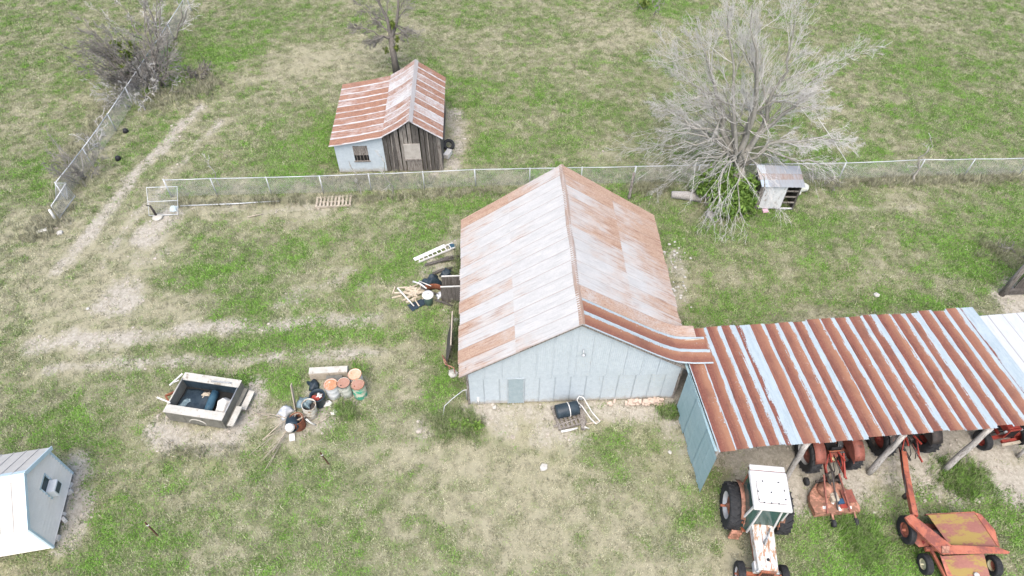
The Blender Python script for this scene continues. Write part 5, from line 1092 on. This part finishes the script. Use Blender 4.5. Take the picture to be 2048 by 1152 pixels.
# dark plywood panels standing off the west wall
for k, (p, lab) in enumerate((((905, 583), 'dark plywood panel standing edge-on against the barn, farther from its front'), ((905, 604), 'dark plywood panel standing edge-on against the barn, nearer its front'))):
    c = Vector(G(*p)); o = thing('plywood_panel', lab, 'panel', (-2.75, c.y, 0), R(2)); MB().box((0, 0, .45), (1.35, .05, .9)).build('sheet', WOOD_DARK, o, T(0, 0, 0, 0, -.25)); MB().beam((-.68, .22, .9), (.68, .22, .92), .05, .05).build('white_edge', SACK, o)
o = thing('leaning_door', 'dark weathered door leaning on the barn west wall', 'door', (-3.0, 18.3, 0), 0)
for k in range(5): MB().box((0, -.8 + k * .36, .8), (.045, .33, 1.6)).build('plank', WOOD_DARK, o, T(.0, 0, 0, 0, 0, .22))
MB().beam((.3, 1.0, 1.58), (.34, -.9, 1.58), .05, .05).build('pale_edge', WOOD_PALE, o)
o = thing('bent_tubing', 'bent red metal tubing against the leaning dark door', 'tubing', (-2.95, 17.2, 0)); MB().tube([(0, .35, .1), (-.15, .3, .7), (0, -.1, .55), (.4, -.4, .75), (.45, -.5, .4)], .025, 6).build('red_tube', PINK, o); MB().tube([(-.15, .3, .7), (.2, -.2, .3)], .02, 6).build('brace_tube', PINK, o)
for k, (p, s_, lab) in enumerate((((905, 748), .2, 'grey boulder at the barn west corner under the eave'), ((912, 640), .13, 'pale stone by the barn west wall above leaning door'))):
    o = link_mesh('stone', RK[k], None, T(*G(*p)[:2], s_ * .2) @ Matrix.Scale(s_ * 1.3, 4)); tag(o, lab, 'stone')
# --- things along the fence
o = thing('pallet', 'weathered slatted pallet lying by the chain-link fence', 'pallet', (*G(668, 405)[:2], 0), R(5)); pallet(o, 1.95, .85, 10, WOOD_PALE)
A_, B_ = Vector(G(362, 413)), Vector(G(470, 409)); C_ = Vector(G(560, 403)); o = thing('fallen_rail', 'long grey pipe lying on soil below the chain-link fence', 'pipe', A_); MB().tube([(0, 0, .05), B_ - A_ + Vector((0, 0, .06)), C_ - A_ + Vector((0, 0, .04))], .035, 6).build('pipe', GALV, o)
stick('fallen_stick', 'pale stick on soil between pallet and gate', 'stick', (495, 434), (526, 428), .04, .05, .03, WOOD_PALE)
o = thing('hand_pump', 'small rusty hand pump standing inside the gate frame', 'pump', (*G(313, 432)[:2], 0)); MB().tube([(0, 0, 0), (-.05, 0, .75)], [.07, .05], 8).build('pump_body', GREASE, o); MB().tube([(-.05, 0, .75), (-.3, .1, .68)], .03, 6).build('handle', GREASE, o); MB().tube([(-.04, 0, .55), (.12, -.1, .5)], .03, 6).build('spout', GREASE, o); MB().lathe([(.26, 0), (.28, .06), (.2, .08), (.001, .08)], 14, T(.12, -.15, 0)).build('base_disc', GREYP, o)
heap('blue_bag', 'pale blue plastic bag caught at the gate corner', 'bag', crump(.4, .45, .15, 90, .06), worn('bag_blue', (.4, .5, .52), (.52, .6, .61), None, 0, 5), loc=(*G(348, 418)[:2], 0), nu=8, nv=8)
for p, lab in (((252, 264), 'small black tub on green grass by the brush fence'), ((237, 319), 'small black tub on bare soil by the brush fence')):
    o = thing('black_tub', lab, 'tub', (*G(*p)[:2], 0)); MB().lathe([(.15, 0), (.18, .02), (.13, .2), (.11, .22), (.001, .21)], 16).build('shell', BLACK, o); MB().tube([(.12, 0, .18), (.18, 0, .24), (.15, .08, .18)], .015, 5).build('lug', BLACK, o)
slab('white_board', 'pair of pale boards on debris by the bent gate', 'board', [(72, 462), (93, 455), (95, 460), (73, 466)], .1, .05, SACK)
o = thing('fallen_log', 'thick grey log lying in grass left of the evergreen shrub', 'log', G(1342, 394)); d = Vector(G(1402, 402)) - Vector(G(1342, 394)); MB().tube([(0, 0, .18), tuple(d * .5 + Vector((0, .06, .2))), (d.x, d.y, .16)], [.2, .25, .2], 9).build('log', LOG, o)
stick('guy_wire', 'thin pale pole slanting from the bare tree to fence', 'pole', (1695, 326), (1636, 236), 1.2, 3.2, .022, SACK)
slab('pink_scrap', 'small pink scrap on the ground before the shack', 'scrap', [(1525, 418), (1535, 417), (1537, 423), (1527, 424)], .1, .08, worn('pink_paint', (.5, .3, .36), (.56, .36, .42), None, 0, 4))
# ================================================================== bare trees and brush
rt_ = random.Random(11)
def rv(s_=1.0): return Vector((rt_.gauss(0, s_), rt_.gauss(0, s_), rt_.gauss(0, s_)))
class Bare:
    """collects limbs (thick) and twigs (thin) of one leafless tree"""
    def __init__(s, levels, centre): s.limb = MB(); s.twig = MB(); s.lv = levels; s.c = Vector(centre); s.rmin = .010
    def grow(s, p, d, L, r, lv, trop):
        n = 5 if lv < 2 else 4 if lv == 2 else 3
        P = [Vector(p)]; d = d.normalized(); Rr = [r]
        wob = (.10, .16, .22, .26, .3)[min(lv, 4)]
        for k in range(n):
            d = (d + rv(wob) + Vector((0, 0, trop * (.06 + .05 * lv)))).normalized(); P.append(P[-1] + d * (L / n)); Rr.append(r * (1 - .72 * (k + 1) / n))
        if min(q.z for q in P) < .05: P = [Vector((q.x, q.y, max(q.z, .05))) for q in P]
        thick = r > .035
        (s.limb if thick else s.twig).tube(P, Rr, 7 if r > .1 else 5 if thick else 3, cap=False)
        s.kids(P, Rr, L, lv, trop)
    def kids(s, P, Rr, L, lv, trop):
        if lv >= len(s.lv): return
        nk, lf, rf, lo = s.lv[lv]
        for k in range(nk):
            a = lo + (1 - lo) * (k + rt_.random()) / nk; t = a * (len(P) - 1); j = min(int(t), len(P) - 2); q = P[j].lerp(P[j+1], t - j); dd = (P[j+1] - P[j]).normalized()
            out = q - s.c; out.z *= .6; out = out.normalized() if out.length > .1 else rv()
            nd = dd * .55 + out * .45 + rv(.38); r = max(Rr[j] * (1 - (t - j)) + Rr[j+1] * (t - j), s.rmin) * rf
            s.grow(q, nd, L * lf * rt_.uniform(.6, 1.25) * (1.15 - .5 * a), max(r, s.rmin), lv + 1, trop)
    def limb_to(s, pts, r0, r1, trop, L=None):
        """main limb through given points"""
        P = []; pts = [Vector(q) for q in pts]
        for a, b in zip(pts[:-1], pts[1:]):
            for k in range(3): P.append(a.lerp(b, k / 3) + rv(.10 if len(P) else 0))
        P.append(pts[-1]); n = len(P); Rr = [r0 + (r1 - r0) * (k / (n - 1)) ** .8 for k in range(n)]
        s.limb.tube(P, Rr, 8, cap=False); L = L or sum((b - a).length for a, b in zip(P[:-1], P[1:])) * .62
        s.kids(P, Rr, L, 0, trop)
BARK = worn('grey_bark', (.17, .165, .14), (.27, .26, .23), (.31, .31, .25), .3, 5, (1, 1, .4), rough=.95, bump=.4, fine=22)
TWIG = worn('pale_twigs', (.40, .39, .365), (.54, .525, .50), None, 0, 3, rough=.9, bump=0)
BARKD = worn('dark_bark', (.10, .09, .08), (.17, .155, .14), (.22, .21, .18), .3, 5, (1, 1, .4), rough=.95, bump=.4, fine=22)
TWIGD = worn('brown_twigs', (.175, .165, .145), (.27, .255, .23), None, 0, 3, rough=.9, bump=0)
def leaf_mat(name, a, b):
    m, n, bs = nodes_for(name); t = NT(n); g = t.new('ShaderNodeNewGeometry'); t.link(t.mix(g.outputs['Random Per Island'], a, b), bs.inputs['Base Color'])
    bs.inputs['Roughness'].default_value = .6; bs.inputs['Specular IOR Level'].default_value = .25; return m
LEAF = leaf_mat('evergreen_leaf', (.06, .12, .02), (.17, .27, .055)); LEAFY = leaf_mat('mistletoe_leaf', (.06, .10, .016), (.15, .18, .04))
def leaves(mb, c, rad, n, size):
    c = Vector(c)
    for k in range(n):
        v = rv().normalized() * (rt_.random() ** .45); lump = .75 + .35 * math.sin(v.x * 5 + c.x) * math.cos(v.y * 6 + v.z * 4); p = c + Vector((v.x * rad[0], v.y * rad[1], v.z * rad[2])) * lump
        if p.z < .03: p.z = .03 + rt_.random() * .1
        d = rv().normalized(); e = d.cross(rv()).normalized(); s_ = size * rt_.uniform(.6, 1.3); d *= s_; e *= s_ * .45
        mb.add([p - d, p + e, p + d, p - e], [(0, 1, 2, 3)])
def finish(b, name, label, cat, loc, bark, twig, green=None, gmat=None):
    o = thing(name, label, cat, loc); off = Matrix.Translation(-Vector(loc))
    for mb, nm, mt in ((b.limb, 'trunk', bark), (b.twig, 'crown', twig)):
        if mb.f: mb.v = [tuple(off @ Vector(q)) for q in mb.v]; mb.build(nm, mt, o)
    if green: green.v = [tuple(off @ Vector(q)) for q in green.v]; green.build('green_clumps', gmat, o)
    return o
# --- the big pale tree
BIGLV = [(11, .52, .5, .2), (8, .55, .55, .12), (7, .55, .6, .1), (3, .6, .7, .1)]; LOWLV = [(8, .62, .45, .25), (6, .58, .5, .2), (3, .5, .6, .15)]
base = Vector(G(1466, 372)); fork = Vector(G(1470, 330, 1.0)); fork = Vector((base.x, base.y + .1, 1.3))
b = Bare(BIGLV, (base.x, base.y, 4.0)); b.rmin = .0075
for s_ in range(2): b.limb.tube([(base.x - .3 + s_ * .6, base.y, -.1), (base.x - .15 + s_ * .3, base.y, .6), tuple(fork)], [.48, .38, .32], 10)
for pts, r0, trop in (
    ([(1448, 262, 3.4), (1430, 160, 6.2), (1392, 70, 8.2)], .26, .5), ([(1500, 260, 3.6), (1515, 150, 7.0), (1505, 10, 10.5)], .28, .6), ([(1520, 270, 3.3), (1590, 205, 5.5), (1665, 130, 7.4)], .22, .35),
    ([(1470, 250, 4.0), (1465, 140, 7.0), (1455, 30, 9.6)], .20, .6), ([(1530, 240, 4.0), (1570, 140, 7.0), (1590, 40, 9.6)], .20, .5), ([(1440, 275, 3.2), (1390, 250, 4.2), (1325, 215, 5.0)], .16, .1),
    ([(1445, 290, 2.9), (1370, 285, 3.6), (1290, 300, 2.4)], .13, -.8), ([(1455, 300, 2.8), (1400, 320, 3.4), (1340, 365, 1.8)], .11, -1.0), ([(1475, 300, 2.9), (1445, 345, 3.2), (1418, 420, 1.5)], .11, -1.0), ([(1480, 300, 2.9), (1475, 350, 3.2), (1478, 425, 1.4)], .10, -1.0), ([(1490, 300, 2.9), (1515, 335, 3.3), (1535, 385, 2.2)], .10, -.8), ([(1450, 280, 3.2), (1395, 270, 4.0), (1310, 262, 3.8)], .11, -.4), ([(1540, 290, 3.0), (1610, 280, 3.8), (1680, 280, 3.6)], .15, -.1), ([(1530, 300, 2.8), (1600, 320, 3.0), (1670, 335, 2.0)], .12, -.5),
    ([(1500, 235, 4.0), (1545, 200, 5.5), (1640, 210, 6.0)], .14, .1), ([(1455, 240, 4.0), (1400, 180, 5.6), (1345, 130, 6.5)], .14, .3)):
    b.lv = LOWLV if trop < -.2 else BIGLV; b.rmin = .009 if trop < -.2 else .007; b.limb_to([fork] + [G(*q) for q in pts], r0 * (.7 if trop < -.2 else .85), .02, max(trop, -.45))
finish(b, 'bare_tree', 'big spreading leafless tree with pale twigs over the little shack', 'tree', (base.x, base.y, 0), BARK, TWIG)
g = MB()
for (px, py, z, rx, n) in ((1440, 385, .9, 1.4, 1100), (1475, 380, 1.3, 1.3, 1100), (1410, 368, .8, 1.1, 800), (1490, 408, .7, 1.0, 800), (1450, 415, .7, 1.1, 800), (1500, 375, 1.0, .9, 500), (1445, 345, 1.5, 1.1, 700)): leaves(g, G(px, py, z), (rx, rx * .85, .9), n, .13)
o = thing('evergreen_shrub', 'dense green shrub growing around the foot of the big bare tree', 'shrub', (*G(1450, 395)[:2], 0)); q0 = Vector(o.location); g.v = [tuple(Vector(q) - q0) for q in g.v]; g.build('foliage', LEAF, o)
for k in range(9): a = k * .7; MB().tube([(math.cos(a) * .3, math.sin(a) * .3, -.05), (math.cos(a) * .7, math.sin(a) * .6, .9)], [.04, .015], 5).build('stem', BARKD, o)
o = thing('tree_stump', 'pale broken stump at the edge of green shrub', 'stump', G(1420, 432)); MB().tube([(0, 0, -.05), (-.05, .02, .25), (-.12, .1, .55)], [.26, .18, .10], 9).tube([(0, 0, .1), (.3, -.2, .02)], [.1, .05], 6).build('wood', LOG, o)
# --- tree behind the plank shed
base = Vector(G(794, 146)); b = Bare([(9, .55, .5, .15), (8, .55, .6, .12), (6, .5, .65, .1), (3, .5, .7, .1)], (base.x, base.y, 4)); b.rmin = .012
top = Vector((base.x - .35, base.y + .3, 6.5)); b.limb.tube([(base.x, base.y, -.1), (base.x - .05, base.y, 1.2), (base.x - .08, base.y + .1, 2.6)], [.27, .21, .19], 10)
st0 = (base.x - .08, base.y + .1, 2.5)
for d, L, z in (((-.2, .1, 1), 4.5, 1), ((.35, .1, 1), 4.0, 1), ((-.9, -.2, .45), 2.6, 0), ((.7, -.2, .5), 1.5, 0), ((-.6, .3, .6), 2.6, 0), ((-.5, -.5, .2), 1.8, 0)):
    d = Vector(d).normalized(); b.limb_to([st0, Vector(st0) + d * L * .5, Vector(st0) + d * L + Vector((0, 0, .4 * z))], .15 if z else .07, .02, .1 if z else -.3)
g = MB()
for dx, dz, n in ((.25, 1.9, 120), (-.5, 1.7, 60), (.15, 3.6, 140), (.35, 2.6, 70)): leaves(g, (base.x + dx, base.y - .1, dz), (.2, .2, .4), n, .09)
finish(b, 'bare_tree', 'dark bare tree with ivy clumps standing behind the plank shed', 'tree', (base.x, base.y, 0), BARKD, TWIGD, g, LEAFY)
# --- thicket on the brush fence
def brush(name, label, px, py, n, h, sp, lv, bark, twig, lean=(0, 0), green=None, cat='shrub', r0=.06, rm=.010):
    base = Vector(G(px, py)); b = Bare(lv, (base.x, base.y, h * .3)); b.rmin = rm
    for k in range(n):
        a = rt_.uniform(0, 6.28); s0 = base + Vector((math.cos(a), math.sin(a), 0)) * rt_.uniform(0, sp * .45); d = Vector((math.cos(a) * .55 + lean[0], math.sin(a) * .55 + lean[1], rt_.uniform(.5, 1.1))).normalized(); hh = h * rt_.uniform(.6, 1.15)
        s0.z = -.05; b.limb_to([s0, s0 + d * hh * .5, s0 + d * hh + Vector((0, 0, .1 * hh))], r0 * rt_.uniform(.6, 1.3), .012, rt_.uniform(-.4, .4), hh * .6)
    if r0 <= .035: b.twig.add(b.limb.v, b.limb.f, True); b.limb = MB()
    g = None
    if green:
        g = MB()
        for c, rad, nn in green: leaves(g, c, rad, nn, .11)
    return finish(b, name, label, cat, (base.x, base.y, 0), bark, twig, g, LEAFY)
gp = [(G(235, 92, 2.2), (.5, .5, .5), 240), (G(250, 106, 2.0), (.6, .5, .5), 260), (G(222, 110, 1.8), (.35, .35, .4), 150), (G(228, 88, 2.4), (.3, .3, .35), 110), (G(245, 132, 1.4), (.4, .3, .25), 120), (G(258, 88, 2.3), (.3, .3, .3), 100), (G(235, 155, .7), (.4, .3, .2), 80)]
brush('thicket', 'grey leafless thicket with green sprigs swallowing the brush fence', 300, 160, 34, 3.7, 3.0, [(8, .5, .55, .12), (8, .5, .6, .1), (5, .5, .7, .1)], BARKD, TWIGD, (-.05, .05), gp, r0=.08, rm=.016)
brush('thicket', 'low pale tangled brush at the foot of the grey thicket', 295, 195, 20, 2.0, 4.2, [(6, .5, .55, .2), (6, .5, .6, .15), (4, .5, .7, .1)], BARK, TWIG, (.1, -.15), r0=.04)
brush('thicket', 'fine hazy grey brush on the uphill side of thicket', 310, 85, 14, 3.2, 4.0, [(6, .5, .55, .2), (6, .5, .6, .15), (4, .5, .7, .1)], BARKD, TWIG, (-.05, .1), r0=.05)
brush('dry_bush', 'bare purple-grey bush beside the bent gate', 165, 350, 18, 2.2, 1.8, [(6, .5, .55, .2), (6, .5, .6, .15), (4, .5, .7, .1)], BARKD, TWIGD, (-.15, .12), r0=.035)
brush('dry_bush', 'wispy dry bush on the brush fence above the bent gate', 195, 285, 6, 1.5, 1.2, [(5, .5, .55, .2), (5, .5, .6, .15), (4, .5, .7, .1)], BARK, TWIG, (.1, .0), r0=.03)
brush('brush_pile', 'grey heap of dead branches beside the grassy hollow', 398, 152, 16, 1.0, 1.3, [(4, .5, .6, .2), (4, .5, .7, .1)], BARKD, TWIGD, (.2, -.1), r0=.05)
LV = [(5, .45, .5, .2), (5, .5, .6, .15), (3, .5, .7, .1)]
def sapling(label, px, py, h, d, r0, twig=TWIG, lv=LV):
    base = Vector(G(px, py)); b = Bare(lv, (base.x, base.y, h * .4)); d = Vector(d); base.z = -.05
    b.limb_to([base, base + d * h * .5, base + d * h], r0, .012, .3, h * .5); return finish(b, 'sapling', label, 'sapling', (base.x, base.y, 0), BARK, twig)
sapling('leaning bare sapling growing through the right field fence', 1828, 362, 2.6, (.0, .25, 1), .09)
sapling('thin bare sapling before the tin wall of plank shed', 722, 388, 2.2, (-.15, .1, 1), .04)
sapling('thin bare sapling before the dark plank gable', 786, 388, 2.6, (-.12, .05, 1), .045)
sapling('small bare sapling in grass behind the chain-link fence end', 440, 372, 2.0, (-.1, .1, 1), .035)
brush('dry_bush', 'low dead brush along the right field fence', 1660, 362, 9, .9, 2.4, [(4, .5, .6, .2), (4, .5, .7, .1)], BARKD, TWIGD, r0=.025)
brush('dry_bush', 'dead grey weeds heaped at the right edge of field', 2040, 512, 8, 1.0, 1.8, [(4, .5, .6, .2), (4, .5, .7, .1)], BARKD, TWIGD, r0=.03)
brush('dry_bush', 'dry bare bush at top edge of the far field', 1300, 18, 7, 1.1, 2.2, [(4, .5, .6, .2), (4, .5, .7, .1)], BARKD, TWIGD, r0=.03, green=[(G(1290, 6, .5), (.7, .5, .4), 160)])
g = MB()
for (px, py, rx, n) in ((930, 846, .45, 220), (955, 852, .4, 180), (905, 850, .35, 140)): leaves(g, G(px, py, .15), (rx, rx * .8, .28), n, .07)
o = thing('weed_clump', 'leafy green weed clump at the barn front corner', 'weeds', (*G(930, 848)[:2], 0)); q0 = Vector(o.location); g.v = [tuple(Vector(q) - q0) for q in g.v]; g.build('foliage', LEAF, o)
